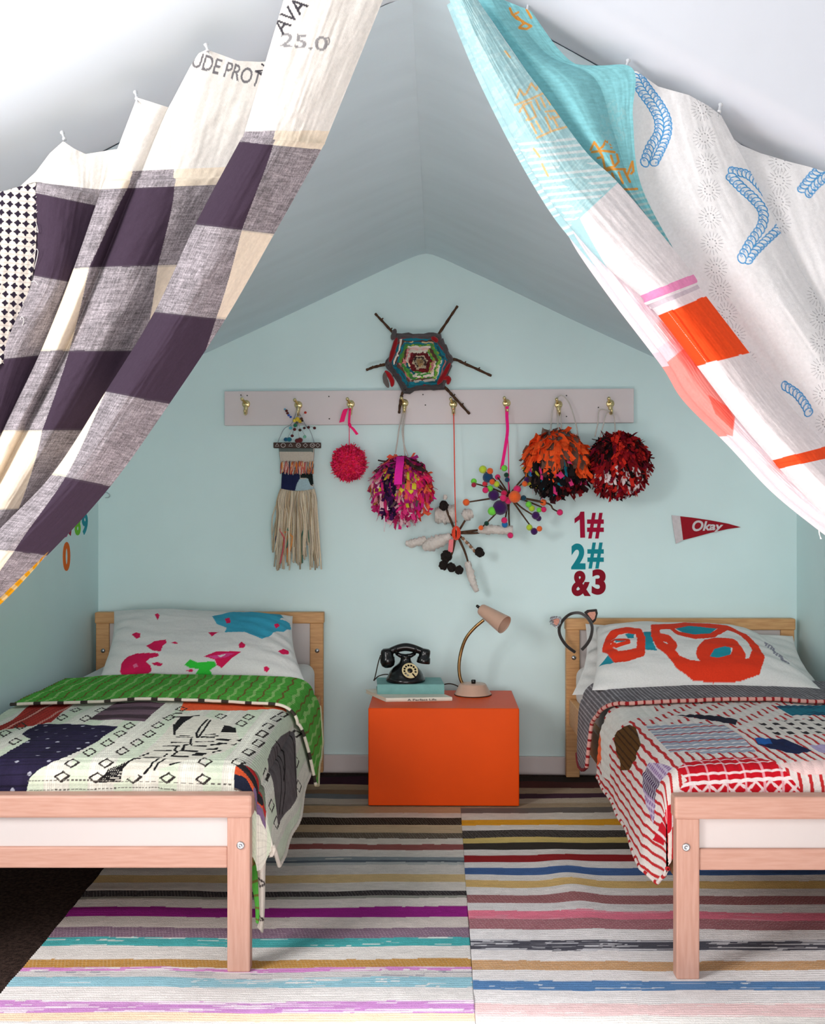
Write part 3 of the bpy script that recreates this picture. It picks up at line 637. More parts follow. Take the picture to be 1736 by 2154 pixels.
# ------------------------------------------------------------------ pillows
def homog(src, dst):
    A = []
    for (x, y), (u, v_) in zip(src, dst):
        A += [[x, y, 1, 0, 0, 0, -u*x, -u*y, -u], [0, 0, 0, x, y, 1, -v_*x, -v_*y, -v_]]
    A = np.array(A, float); A = A.copy(); sc_ = np.array([1e-3, 1e-3, 1, 1e-3, 1e-3, 1, 1e-3, 1e-3, 1]); h = (np.linalg.svd(A*sc_)[2][-1]*sc_).reshape(3, 3)
    return lambda L: [tuple((h@[x, y, 1])[:2]/(h@[x, y, 1])[2]) for x, y in L]
def pillow(cor, T, paintf, label, seed, pinch=0.05, m_='cloth'):
    """cor: BL BR TR TL in space; front and back faces are puffed grids meeting at the seam"""
    n, m = 170, 260; BLc, BRc, TRc, TLc = [np.array(c) for c in cor]
    U, V = np.meshgrid(np.linspace(0, 1, m), np.linspace(0, 1, n))
    Up = U+pinch*np.sin(math.pi*V)*(0.5-U)*2*0.5*(np.abs(U-0.5)*2)**3; Vp = V+pinch*1.3*np.sin(math.pi*U)*(0.5-V)*2*0.5*(np.abs(V-0.5)*2)**3
    Pm = (BLc*(1-Up[..., None])+BRc*Up[..., None])*(1-Vp[..., None])+(TLc*(1-Up[..., None])+TRc*Up[..., None])*Vp[..., None]
    nrm = np.cross(BRc-BLc, TLc-BLc); nrm /= np.linalg.norm(nrm)
    if nrm[1] > 0: nrm = -nrm
    prof = np.clip((1-np.abs(2*U-1)**3.2), 0, 1)**0.55*np.clip((1-np.abs(2*V-1)**2.6), 0, 1)**0.6
    wr = 0.010*fbm(U*5+V*3, V*9-U*2, seed)+0.007*fbm(U*26+V*9, V*9, seed+3)*np.clip(1-prof, 0.25, 1)+0.004*np.sin((U*0.6+V)*38+4*fbm(U*3, V*3, seed+7))*np.clip(np.abs(U-0.5)*2, 0, 1)**2
    Pf = Pm+nrm*(T*prof+wr*np.clip(prof*1.5, 0, 1))[..., None]; Pb = Pm-nrm*(T*0.55*prof)[..., None]
    pt = Paint(U, V, (232, 230, 226)); iv = Inverse(U, V, Pm+nrm*(T*prof)[..., None]); paintf(pt, lambda L: [iv(x, y) for x, y in L])
    C1 = pt.out(); C2 = np.empty_like(C1); C2[:] = (232, 230, 226)
    Vv = np.concatenate([Pf.reshape(-1, 3), Pb.reshape(-1, 3)]); Q = np.concatenate([gridq(n, m), gridq(n, m, n*m)[:, ::-1]])
    o = quads_mesh('pillow', Vv, Q, M[m_], None, lin(np.concatenate([C1.reshape(-1, 3), C2.reshape(-1, 3)])))
    return tag(o, label, 'pillow')
def soft(A): return lambda p, c: c*(1+0.22*fbm(p[:,0]*A, p[:,1]*A, 5)[:,None])
def paintL(pt, hL):
    cl = lambda L: hL([(x/2.411, 1250+y/2.411) for x, y in L])
    CR, BU, GR = (222, 30, 88), (64, 168, 198), (58, 204, 66)
    pt.poly(cl([(1075,110),(1130,100),(1180,85),(1260,82),(1340,95),(1430,100),(1440,120),(1420,130),(1470,150),(1478,180),(1440,190),(1400,185),(1380,205),(1330,228),(1290,210),(1240,192),(1140,195),(1150,170),(1100,150)]), BU, soft(9))
    for L_ in ([(1140,125),(1165,118),(1170,145),(1150,148)], [(1390,155),(1410,150),(1420,162),(1400,170)], [(785,105),(800,98),(810,110),(800,130)], [(668,205),(690,195),(712,200),(712,218),(690,222)], [(1055,195),(1110,193),(1075,218)], [(740,262),(780,235),(840,228),(845,245),(825,260),(815,292),(775,288)], [(868,247),(890,240),(905,250),(890,254)],
               [(1210,262),(1225,240),(1246,262),(1240,274),(1215,275)], [(1410,285),(1440,278),(1465,290),(1465,304),(1430,300)], [(1035,318),(1090,292),(1225,290),(1190,315),(1160,340),(1125,375),(1100,360),(1090,335)], [(768,348),(800,342),(828,352),(810,365),(780,360)], [(945,385),(970,378),(985,388),(965,396)], [(1338,372),(1355,367),(1370,382),(1355,395),(1340,392)],
               [(608,390),(615,350),(650,310),(690,297),(800,300),(808,315),(760,325),(740,340),(765,365),(770,390),(745,412),(680,424),(620,420)]): pt.poly(cl(L_), CR, soft(8))
    pt.poly(cl([(1050,318),(1110,308),(1150,300),(1190,300),(1150,322),(1090,330)]), (226, 70, 140), soft(8)); pt.poly(cl([(675,358),(692,350),(700,368),(680,374)]), (236, 120, 160)); pt.poly(cl([(1105,312),(1150,305),(1120,322)]), (230, 224, 224))
    pt.poly(cl([(935,355),(965,330),(1000,345),(1090,345),(1100,362),(1065,385),(1085,432),(1040,428),(990,405),(1010,380),(960,372)]), GR, soft(9))
pillow([PX(208,1430,3.30), PX(640,1430,3.30), PX(616,1296,3.70), PX(240,1285,3.70)], 0.06, paintL, 'white pillow painted with pink spots and a blue splash, on left bed', 3)
def paintR(pt, hR):
    cr_ = lambda L: hR([(1130+x/2.865, 1250+y/2.865) for x, y in L])
    RO, TE = (238, 62, 34), (36, 146, 164)
    pt.poly(cr_([(630,228),(690,222),(700,290),(725,340),(660,335),(640,310)]), TE, soft(9))
    pt.poly(cr_([(800,185),(960,182),(1095,205),(1040,235),(960,245),(880,232)]), TE, soft(9))
    pt.poly(cr_([(1035,350),(1055,310),(1110,296),(1160,305),(1170,340),(1160,385),(1115,415),(1060,405),(1030,380)]), TE, soft(9))
    pt.poly(cr_([(370,438),(430,368),(482,392),(440,420)]), TE); pt.poly(cr_([(530,240),(585,232),(585,258),(550,262)]), TE); pt.poly(cr_([(468,280),(530,274),(530,290),(475,292)]), TE)
    A = 0.33
    for L_, w_ in (([(415,320),(430,270),(480,225),(540,215),(610,222),(628,260),(625,345),(540,365),(480,372),(415,320)], 0.042), ([(450,290),(470,272),(550,275),(555,290),(480,308),(455,300)], 0.016), ([(715,250),(712,195),(800,190),(900,178),(1000,185),(1150,205),(1240,245),(1300,300),(1335,360),(1310,430),(1200,455),(1050,460),(930,450),(850,405),(800,345),(740,300),(720,260)], 0.046),
                   ([(790,190),(850,235),(950,255),(1050,248),(1130,210)], 0.026), ([(1000,350),(1040,300),(1110,288),(1190,300),(1220,350),(1200,405),(1110,430),(1040,415),(995,370)], 0.05), ([(735,255),(790,268),(820,300),(800,340)], 0.04)):
        pt.line(cr_(L_), w_, RO, A)
    for k in range(14): x = 1370+10*k+6*math.sin(k*5); y = 285+9*k; pt.line(cr_([(x, y), (x+14, y+8), (x+4, y+16)]), 0.006, (150, 146, 158), A)
pillow([PX(1246,1452,3.07), PX(1728,1450,3.07), PX(1586,1330,3.585), PX(1254,1318,3.585)], 0.07, paintR, 'white pillow painted with red rings and teal, on right bed', 8, 0.03)
pillow([PX(1204,1462,3.34), PX(1742,1460,3.34), PX(1668,1338,3.66), PX(1232,1312,3.66)], 0.03, lambda pt, h: None, 'plain white pillow underneath the red ringed one', 15, 0.06)
# ------------------------------------------------------------------ bedside box and what stands on it
BZ = 0.305
mb = MB(); mb.prism([(-0.1545, 3.34, 0.012), (0.299, 3.333, 0.012), (0.304, 3.663, 0.012), (-0.1505, 3.67, 0.012)], (0, 0, BZ-0.012))
tag(mb.build('bedside_box', M['orange'], None, False, 0.003), 'bright orange painted box used as bedside table between the beds', 'bedside table')
M['teal'] = mat('teal_book_cloth', (120, 172, 168), 0.7, var=0.12, vscale=40, bump=0.2, bscale=300)
M['pages'] = mat('book_pages', (226, 216, 196), 0.8, var=0.12, vscale=200, stretch=(1, 1, 8))
M['cover'] = mat('cream_book_cover', (226, 222, 206), 0.5, var=0.1, vscale=25)
M['ink'] = mat('dark_ink', (70, 66, 66), 0.7)
def book(a, ux, uy, lx, ly, z, h, cov, label, ct=0.0022):
    """a: front-left corner, ux along the spine, uy away from it"""
    a = np.array([a[0], a[1], z]); ux = np.array([ux[0], ux[1], 0.0]); uy = np.array([uy[0], uy[1], 0.0]); c = a+ux*lx/2+uy*ly/2
    t = thing('book', (c[0], c[1], z), label, 'book')
    def slab(s0, s1, d0, d1, z0, z1): 
        m_ = MB(); m_.prism([a+ux*s0+uy*d0+[0,0,z0], a+ux*s1+uy*d0+[0,0,z0], a+ux*s1+uy*d1+[0,0,z0], a+ux*s0+uy*d1+[0,0,z0]], (0, 0, z1-z0)); return m_
    slab(0.003, lx-0.003, 0.002, ly-0.004, ct, h-ct).build('pages', M['pages'], t, False)
    slab(0, lx, 0, ly, 0, ct).build('back_cover', cov, t, False, 0.0006); slab(0, lx, 0, ly, h-ct, h).build('front_cover', cov, t, False, 0.0006)
    sp = MB(); n = 9; pr = []
    for i in range(n): al = math.pi*i/(n-1); pr.append(a+uy*(0.002-0.004*math.sin(al))+np.array([0, 0, h/2-h/2*math.cos(al)]))
    sp.prism(pr+[a+uy*0.004+[0,0,h], a+uy*0.004], ux*lx); sp.build('spine', cov, t, False)
    return t, a, ux, uy
fl = np.array([-0.1046, 3.443]); fr = np.array([0.101, 3.462]); u = (fr-fl)/np.linalg.norm(fr-fl); vv = np.array([-0.0734, 0.168]); ly = np.linalg.norm(vv); vv = vv/ly
wb, wa, wu, wv_ = book(fl, u, vv, np.linalg.norm(fr-fl), ly, BZ+0.0005, 0.0125, M['cover'], 'thin cream paperback at the bottom of the books on the orange box', 0.001)
tb, *_ = book(np.array([-0.134, 3.512]), np.array([1, 0.01]), np.array([-0.06, 0.998]), 0.212, 0.142, BZ+0.0132, 0.031, M['teal'], 'thick faded teal hardback under the black telephone')
TZ = BZ+0.0132+0.031
FONTC = {}
def glyphs(text, bold=0.0, shear=0.0, res=6):
    key = (text, bold, shear)
    if key in FONTC: return FONTC[key]
    cu = bpy.data.curves.new('txt', 'FONT'); cu.body = text; cu.size = 1; cu.offset = bold; cu.shear = shear; cu.resolution_u = res
    ob = bpy.data.objects.new('txt', cu); S.collection.objects.link(ob)
    dg = bpy.context.evaluated_depsgraph_get(); me = ob.evaluated_get(dg).to_mesh()
    V = np.array([v.co[:2] for v in me.vertices]); Fs = [tuple(p.vertices) for p in me.polygons]
    ob.evaluated_get(dg).to_mesh_clear(); bpy.data.objects.remove(ob); bpy.data.curves.remove(cu)
    V = (V-V.min(0))/(V.max(0)-V.min(0)); FONTC[key] = (V, Fs); return V, Fs
def letter_mesh(text, fn, depth, mat_, name, parent=None, bold=0.0, shear=0.0):
    """fn maps unit box coordinates to space; a solid raised by the vector depth"""
    V, Fs = glyphs(text, bold, shear)
    if text == '1': V = np.array([(0.52,0),(1,0),(1,1),(0.62,1),(0.45,0.86),(0.0,0.74),(0.0,0.56),(0.52,0.70)]); Fs = [(0,1,2,3,7),(3,4,5,6,7)]
    A = np.array([fn(x, y) for x, y in V]); d = np.array(depth, float)
    mb = MB(); n = len(A); E = {}
    for f in Fs:
        for i in range(len(f)):
            e = (f[i], f[(i+1) % len(f)]); E[e] = 1
    side = [(a, b, n+b, n+a) for (a, b) in E if (b, a) not in E]
    mb.add(np.concatenate([A, A+d]), [f[::-1] for f in Fs]+[tuple(i+n for i in f) for f in Fs]+side)
    return mb.build(name, mat_, parent, False)
def spine_txt(x, y): return wa+wu*(0.066+0.09*x)-wv_*0.0030+np.array([0, 0, 0.0028+0.0062*y])
letter_mesh('A Perfect Life', spine_txt, -wv_*0.0006, M['ink'], 'spine_title', wb)
# telephone
pc = np.array([-0.045, 3.572, TZ+0.0005])
t = thing('telephone', pc, 'old black rotary telephone standing on the teal book', 'telephone')
mb = MB(); mb.lathe([(0,0),(0.061,0),(0.063,0.003),(0.063,0.009),(0.060,0.013),(0.0575,0.016),(0.056,0.022),(0.050,0.033),(0.040,0.044),(0.029,0.053),(0.021,0.060),(0.017,0.068),(0.016,0.078),(0.018,0.083),(0.0,0.084)], pc, n=56, scale=(1.0, 1.0))
mb.build('body', M['black'], t)
cr = MB()
for s in (-1, 1):
    cr.tube([pc+[0.0,0,0.078], pc+[s*0.018,0,0.083], pc+[s*0.030,0,0.090]], [0.010,0.007,0.006], 10)
    for d in (-1, 1): cr.tube([pc+[s*0.030,0,0.090], pc+[s*0.031,d*0.013,0.094], pc+[s*0.033,d*0.016,0.106], pc+[s*0.034,d*0.016,0.112]], [0.005,0.0045,0.0035,0.0025], 8)
cr.build('cradle', M['black'], t)
# dial with finger holes
dc = pc+[0.014, -0.046, 0.040]; ax = np.array([0.22, -0.80, 0.56]); ax /= np.linalg.norm(ax)
e1 = np.cross([0,0,1.0], ax); e1 /= np.linalg.norm(e1); e2 = np.cross(ax, e1)
mb = MB(); mb.lathe([(0.0,-0.03),(0.024,-0.03),(0.028,-0.006),(0.0285,-0.002),(0.0,-0.0012)], dc, ax, 36); mb.build('dial_housing', M['black'], t)
dl = MB(); nh = 10; segs = 120; rin, rout = 0.0085, 0.0262
ring = MB()
def P2(r, a): return dc+e1*r*math.cos(a)+e2*r*math.sin(a)
hol = [(0.0182, math.radians(-45+28.5*k+28.5)) for k in range(nh)]
nr, na = 26, 260; V = []; Q = []; idx = {}
for i in range(nr):
    for k in range(na):
        r = rin+(rout-rin)*i/(nr-1); a = 2*math.pi*k/na; V.append(P2(r, a)+ax*0.0016)
def keep(i, k):
    r = rin+(rout-rin)*(i+0.5)/(nr-1); a = 2*math.pi*(k+0.5)/na; x, y = r*math.cos(a), r*math.sin(a)
    if any((x-q[0]*math.cos(q[1]))**2+(y-q[0]*math.sin(q[1]))**2 < 0.0037**2 for q in hol): return False
    da = (a-math.radians(-58)+math.pi) % (2*math.pi)-math.pi
    return not (abs(da)*r < 0.0028 and r > 0.012)
Q = [(i*na+k, i*na+(k+1) % na, (i+1)*na+(k+1) % na, (i+1)*na+k) for i in range(nr-1) for k in range(na) if keep(i, k)]
o = quads_mesh('dial', V, Q, M['ivory'], t, smooth=False); o['label'] = 'ivory finger dial'
md = o.modifiers.new('thickness', 'SOLIDIFY'); md.thickness = 0.0014; md.offset = 0
mb = MB(); mb.lathe([(0,0.001),(0.0078,0.001),(0.007,0.003),(0.0,0.0036)], dc, ax, 24); mb.build('dial_hub', M['black'], t)
# handset
hz = 0.100
mb = MB(); hp = [(-0.060,0.0,hz-0.008),(-0.040,0,hz),(-0.02,0,hz+0.007),(0,0,hz+0.010),(0.02,0,hz+0.007),(0.042,0,hz),(0.062,0,hz-0.008)]
mb.tube(smooth_path([pc+np.array(p) for p in hp], 24), [0.010+0.003*math.cos((i-11.5)/11.5*1.5) for i in range(24)], 14)
mb.lathe([(0,0.012),(0.012,0.013),(0.018,0.008),(0.0205,0.0),(0.0205,-0.012),(0.0235,-0.016),(0.0240,-0.030),(0.020,-0.042),(0.011,-0.048),(0,-0.049)], pc+[-0.060,0,hz-0.008], (-0.08,0,1), 30)
mb.lathe([(0,0.010),(0.012,0.010),(0.017,0.006),(0.018,-0.002),(0.018,-0.016),(0.0205,-0.018),(0.0225,-0.034),(0.021,-0.036),(0,-0.034)], pc+[0.062,0,hz-0.006], (0.16,0,1), 30)
mb.build('handset', M['black'], t)
mb = MB(); mb.tube(smooth_path([pc+[-0.080,0,hz-0.016], pc+[-0.088,0.004,0.06], pc+[-0.098,0.0,0.015], pc+[-0.102,0.002,0.002], pc+[-0.090,0.02,0.012], pc+[-0.070,0.03,0.017], pc+[-0.045,0.035,0.016]], 40), 0.0018, 8)
mb.build('cord', M['cord'], t)
# desk lamp
lc = np.array([0.1716, 3.58, BZ+0.0005])
t = thing('desk_lamp', lc, 'beige gooseneck desk lamp on the right of the orange box', 'lamp')
mb = MB(); mb.lathe([(0,0),(0.058,0),(0.0595,0.002),(0.0595,0.004),(0.057,0.006),(0.043,0.033),(0.040,0.0355),(0,0.036)], lc, n=56); mb.build('base', M['lamp'], t)
mb = MB(); mb.lathe([(0.0585,-0.0003),(0.0602,0.0003),(0.0602,0.0022),(0.0585,0.003)], lc, n=56); mb.build('base_rim', M['cord'], t)
mb = MB(); mb.lathe([(0,0.035),(0.007,0.035),(0.0075,0.046),(0.006,0.048),(0,0.048)], lc+[0.002,0,0], n=18); mb.build('switch', M['black'], t)
np_ = [PX(977,1446,3.60), PX(968,1425,3.60), PX(966,1398,3.60), PX(971,1368,3.60), PX(981,1342,3.595), PX(998,1321,3.59), PX(1018,1304,3.585)]
gp = smooth_path(np_, 140); mb = MB(); mb.tube(gp, [0.0050+0.0007*(i % 2) for i in range(140)], 12); mb.build('gooseneck', M['bronze'], t)
a0 = PX(1012,1281,3.60); a1 = PX(1061,1314,3.545); axl = a1-a0; Ls = np.linalg.norm(axl); axl /= Ls
mb = MB(); pr = [(0,-0.004),(0.010,-0.003),(0.0165,0.0),(0.0190,0.005),(0.0200,0.012),(0.0310,Ls),(0.0312,Ls+0.001),(0.0300,Ls+0.001),(0.0285,Ls-0.004),(0.019,0.016),(0.0,0.014)]
mb.lathe(pr, a0, axl, 44); mb.build('lamp_shade', M['lamp'], t)
mb = MB(); mb.lathe([(0,-0.012),(0.0045,-0.012),(0.005,-0.002),(0,-0.002)], a0-axl*0.001+[-0.004,0,0.004], axl, 14); mb.build('shade_knob', M['black'], t)
mb = MB(); mb.lathe([(0,0.014),(0.010,0.014),(0.011,0.022),(0.016,0.045),(0.012,0.056),(0,0.059)], a0, axl, 20); mb.build('bulb', M['panel'], t)
mb = MB(); mb.tube(smooth_path([lc+[-0.035,0.03,0.012], lc+[-0.052,0.045,0.022], lc+[-0.075,0.05,0.027], lc+[-0.098,0.06,0.020], lc+[-0.112,0.082,0.004], lc+[-0.113,0.096,-0.03], lc+[-0.113,0.10,-0.2], lc+[-0.115,0.12,-0.28]], 50), 0.0021, 8); mb.build('cord', M['cord'], t)

# ------------------------------------------------------------------ cat ear headband on the bed post
hc = PX(1210,1332,3.665); t = thing('cat_ear_headband', hc, 'dark cat ear headband hung over the left post of the right bed', 'headband')
M['hband'] = mat('dark_velvet_band', (52, 44, 42), 0.8, var=0.3, vscale=200, sheen=0.3)
M['sequin'] = mat('silver_sequins', (226, 230, 234), 0.18, metal=0.85, vscale=260, rgb2=(150, 156, 164), bump=1.0, bscale=320)
M['pinkfur'] = mat('pink_ear_lining', (224, 158, 138), 0.9, var=0.2, vscale=200)
hb = [PX(1210,1372,3.655), PX(1192,1358,3.65), PX(1179,1338,3.655), PX(1177,1320,3.665), PX(1186,1303,3.69), PX(1202,1291,3.70), PX(1222,1290,3.64), PX(1238,1302,3.57), PX(1246,1319,3.525), PX(1243,1340,3.49), PX(1235,1355,3.48), PX(1224,1367,3.475)]
mb = MB(); mb.tube(smooth_path(hb, 60), 0.0052, 8); mb.build('band', M['hband'], t)
def ear(px, D, inner, outer_m, name):
    P = [PX(x, y, D) for x, y in px]; c = sum(P)/len(P); mb = MB(); mb.prism([p+[0,0.006,0] for p in P], (0, -0.008, 0)); o = mb.build(name, outer_m, t, False, 0.002)
    mb = MB(); mb.prism([c+(p-c)*inner+[0.0,-0.002,0] for p in P], (0, -0.003, 0)); mb.build('ear_lining', M['pinkfur'], o, False, 0.001)
ear([(1229,1288),(1236,1283),(1256,1281),(1258,1290),(1254,1305),(1247,1312),(1240,1303)], 3.585, 0.62, M['hband'], 'ear')
ear([(1157,1302),(1160,1296),(1172,1296),(1182,1300),(1180,1312),(1172,1322),(1163,1316)], 3.66, 0.6, M['sequin'], 'ear')
mb = MB()
for k in range(46):
    a = R.rand(); x = 1157+22*R.rand(); y = 1296+18*R.rand()
    if (x-1174)**2/90+(y-1311)**2/110 < 1: continue
    mb.sphere(PX(x, y, 3.652), 0.0024, None, 6)
mb.build('sequins', M['sequin'], t)

# ------------------------------------------------------------------ coat rack with brass hooks
rt = [(472,823),(1334,817),(1334,889),(472,895)]
t = thing('coat_rack', WP(903, 893, 0.01), 'long white wall board with eight brass hooks', 'coat rack')
mb = MB(); mb.prism([WP(x, y, 0.022) for x, y in rt], (0.0, 0.0215, 0)); mb.build('board', M['board'], t, False, 0.002)
HK = [(518,850),(628,852),(738,850),(851,848),(954,850),(1066,848),(1175,851),(1284,849)]
def hook_mb(x, y):
    mb = MB(); o = WP(x, y, 0.022); c = lambda dx, dy, dz: o+np.array([dx, -dy, dz])
    mb.lathe([(0,0),(0.0135,0),(0.0135,0.0025),(0.010,0.0045),(0,0.005)], c(0,0,0), (0,-1,0), 20, scale=(1.0, 1.0))
    mb.lathe([(0,0.004),(0.0042,0.004),(0.0035,0.0065),(0,0.007)], c(0.004,0,0.003), (0,-1,0), 10)
    mb.tube(smooth_path([c(-0.004,0.003,0.004), c(-0.007,0.014,0.010), c(-0.009,0.026,0.013), c(-0.010,0.034,0.017)], 10), [0.005,0.0045,0.004,0.0045,0.005,0.005,0.0055,0.006,0.0055,0.003], 10)
    mb.tube(smooth_path([c(0.0,0.003,-0.006), c(0,0.006,-0.020), c(0,0.012,-0.032), c(0,0.022,-0.035), c(0,0.028,-0.028), c(0,0.029,-0.022)], 20), [0.0075]*4+[0.006]*6+[0.0045]*8+[0.0055,0.003], 10)
    return mb
for x, y in HK: hook_mb(x, y).build('hook', M['brass'], t)
for x, y in ((507,831),(520,832),(692,834),(693,881),(890,830),(895,852),(1192,832),(1192,876),(1259,857)): mb = MB(); mb.lathe([(0,0),(0.0024,0),(0.0022,0.0008),(0,0.001)], WP(x, y, 0.022), (0,-1,0), 8); mb.build('nail_hole', M['ink'], t)
def hangpt(i, dz=0.0): return WP(HK[i][0], HK[i][1], 0.022)+np.array([0, -0.0215, -0.031+dz])

# ------------------------------------------------------------------ yarn star on sticks
t = thing('yarn_star', WP(886, 820, 0.03), 'woven yarn star on crossed twigs above the coat rack', 'wall hanging')
c5 = lambda x, y, off: WP(760+x/5.986, 620+y/5.986, off)
cen = (740, 850)
for ends in ([(175,235),(440,520),(740,850)], [(1215,140),(1000,460),(740,850)], [(1640,1020),(1330,880),(1130,810),(740,850)], [(1365,1500),(1180,1300),(1050,1160),(740,850)], [(478,1490),(500,1320),(540,1200),(740,850)], [(65,945),(300,880),(740,850)]):
    P = smooth_path([c5(x, y, 0.035) for x, y in ends], 22); P[:, 1] += 0.002*np.sin(np.arange(22)); mb = MB(); r = np.linspace(0.0042, 0.0055, 22)*(1+0.15*np.sin(np.arange(22)*2.1)); mb.tube(P, r, 8)
    for j in (4, 8): mb.tube([P[j], P[j]+[0.006*(-1)**j, -0.002, 0.007]], [0.003, 0.002], 6)
    mb.build('twig', M['bark'], t)
hexo = np.array([(455,500),(975,500),(1150,815),(1045,1175),(545,1215),(320,880)], float)
mb = MB(); bands = [(84,78,80)]*3+[(150,40,46),(20,112,130),(18,122,142),(24,96,110),(20,120,140),(206,200,190),(70,140,70),(120,170,60),(66,130,64),(226,200,196),(214,170,164),(216,206,190),(200,196,180),(104,18,26),(112,22,30),(96,16,24),(196,178,150),(60,44,38),(190,170,140),(150,120,80)]
nb = len(bands)
for i, c in enumerate(bands):
    f = 1-0.97*i/nb; H = (np.array(cen)+(hexo-cen)*f); H = np.concatenate([H, H[:1]])
    dpt = 0.036+0.020*(i/nb)+(0.004 if i < 3 else 0)
    for k in range(6):
        a, b = H[k], H[k+1]; cc = np.array(c, float)
        if 3 < i < 16 and R.rand() < 0.5: cc = np.array([(20,112,130),(226,212,200),(66,140,60),(168,190,70),(214,130,130),(228,206,160),(90,60,50)][R.randint(7)], float)
        pts = []
        for s in np.linspace(0, 1, 9):
            q = a*(1-s)+b*s; q = q+(np.array(cen)-q)*0.02*math.sin(math.pi*s)+R.randn(2)*9
            pts.append(c5(q[0], q[1], dpt+0.003*R.rand()))
        mb.tube(pts, 0.0050+0.0014*R.rand(), 6, cc*(0.85+0.3*R.rand()))
mb.build('yarn_web', M['felt'], t)
for L_, c in (([(300,960),(350,1010),(390,1090),(385,1160)], (178,20,30)), ([(310,970),(300,1060),(345,1170)], (110,100,96)), ([(1120,860),(1060,980),(1010,1060),(960,1130)], (150,18,28)), ([(1030,1060),(1100,1050),(1090,1130)], (160,20,28)), ([(450,540),(410,680),(360,850)], (150,20,30)), ([(880,540),(930,560),(960,600)], (160,20,28)), ([(430,430),(410,500),(390,570)], (84,78,80))):
    mb = MB(); mb.tube(smooth_path([c5(x, y, 0.052) for x, y in L_], 12), [0.003,0.005,0.007,0.008,0.008,0.008,0.008,0.009,0.008,0.007,0.005,0.002], 8, c); mb.build('rag_knot', M['felt'], t)

# ------------------------------------------------------------------ fringed weaving and bead spray on the second hook
c6 = lambda x, y, off: WP(450+x/3.531, 620+y/3.531, off)
t = thing('woven_wall_hanging', WP(626, 1190, 0.03), 'small wall weaving with long cream fringe on a dark stick', 'wall hanging')
M['dwood'] = mat('dark_stick_wood', (72, 46, 34), 0.6, vscale=30, rgb2=(50, 32, 24), stretch=(2, 20, 20))
mb = MB(); mb.prism([c6(442,1097,0.040), c6(795,1097,0.040), c6(795,1139,0.040), c6(442,1139,0.040)], (0, 0.012, 0)); o = mb.build('stick', M['dwood'], t, False, 0.002)
mb = MB()
for k, x in enumerate((470,515,570,628,680,732,772)):
    n = (3,24,3,24,4,24,4)[k]; cp = [c6(x+16*math.cos(2*math.pi*j/n+1.57), 1118-15*math.sin(2*math.pi*j/n+1.57), 0.0415) for j in range(n+1)]; mb.tube(cp, 0.0011, 5)
    if k in (3, 5): mb.tube([c6(x-8,1112,0.0415), c6(x,1122,0.0415), c6(x+9,1114,0.0415)], 0.0011, 5)
mb.build('painted_symbols', M['panel'], o)
mb = MB(); mb.tube(smooth_path([c6(475,1095,0.034), c6(520,1000,0.034), c6(575,960,0.040), hangpt(1)+[0,0.002,0.004], c6(680,965,0.040), c6(715,1010,0.034), c6(745,1095,0.034)], 40), 0.0012, 6, (150,160,170)); mb.build('cord', M['felt'], t)
n, m = 90, 70; Us, Vs = np.meshgrid(np.linspace(0, 1, m), np.linspace(0, 1, n)); P = np.zeros((n, m, 3))
xl = np.interp(Vs, [0, .15, .6, 1], [483, 487, 505, 498]); xr = np.interp(Vs, [0, .15, .6, 1], [742, 740, 728, 740]); xx = xl+(xr-xl)*Us; yy = 1139+(1460-1139)*Vs
for i in range(n):
    for j in range(m): P[i, j] = c6(xx[i, j], yy[i, j], 0.034)
P[..., 1] -= 0.003*np.abs(np.sin(Us*70))*np.abs(np.sin(Vs*110+np.floor(Us*22)*1.57))
pt = Paint(xx, yy, (206, 196, 182)); pt.poly([(480,1139),(740,1139),(740,1168),(480,1165)], (104, 116, 112)); pt.poly([(490,1310),(640,1330),(640,1390),(620,1400),(600,1470),(480,1470)], (26, 34, 74)); pt.poly([(640,1330),(735,1320),(735,1420),(690,1400),(690,1360),(645,1360)], (22, 34, 32)); pt.poly([(635,1370),(700,1365),(720,1420),(745,1430),(745,1470),(600,1470),(615,1410)], (170, 196, 204))
o = grid_mesh('woven_panel', P, M['felt'], t, pt.out()); md = o.modifiers.new('thickness', 'SOLIDIFY'); md.thickness = 0.004; md.offset = 1
mb = MB(); pal = [(226,140,60),(214,110,50),(196,170,150),(214,120,120),(180,60,60),(222,206,190),(60,60,80)]
for k in range(90):
    x = 500+240*R.rand(); y = 1235+15*R.rand(); c = pal[R.randint(7)]
    mb.tube(smooth_path([c6(x, y, 0.040), c6(x+3*R.randn(), y+25, 0.047), c6(x+8*R.randn()-4, y+75+18*R.rand(), 0.043)], 6), 0.0016, 5, c)
mb.build('short_fringe', M['felt'], t)
mb = MB()
for k in range(170):
    f = R.rand(); x0_ = 490+255*f; x1_ = 440+350*f+12*R.randn(); y1_ = 1780+270*R.rand(); y0_ = 1440+18*math.sin(f*3)
    c = np.array((222,206,180) if R.rand() < 0.75 else (196,172,138), float)*(0.85+0.25*R.rand())
    if R.rand() < 0.09: c = np.array([(226,116,50),(214,90,100),(70,120,100),(60,60,110),(226,150,80)][R.randint(5)]); y1_ = 1850+170*R.rand(); y0_ = 1640+60*R.rand(); x0_ = x0_*0.5+x1_*0.5
    dp = 0.036+0.022*R.rand(); mid = 0.55*x1_+0.45*x0_+10*R.randn()
    mb.tube(smooth_path([c6(x0_, y0_, 0.036), c6(x0_*0.6+x1_*0.4+6*R.randn(), y0_+90, dp), c6(mid, (y0_+y1_)/2, dp), c6(x1_, y1_, dp*0.8)], 14), 0.0022+0.0008*R.rand(), 5, np.clip(c, 0, 255))
mb.build('fringe', M['felt'], t)
t = thing('bead_spray', c6(620, 960, 0.05), 'spray of coloured beads on wires above the small weaving', 'ornament')
bc = c6(615, 945, 0.052); mb = MB()
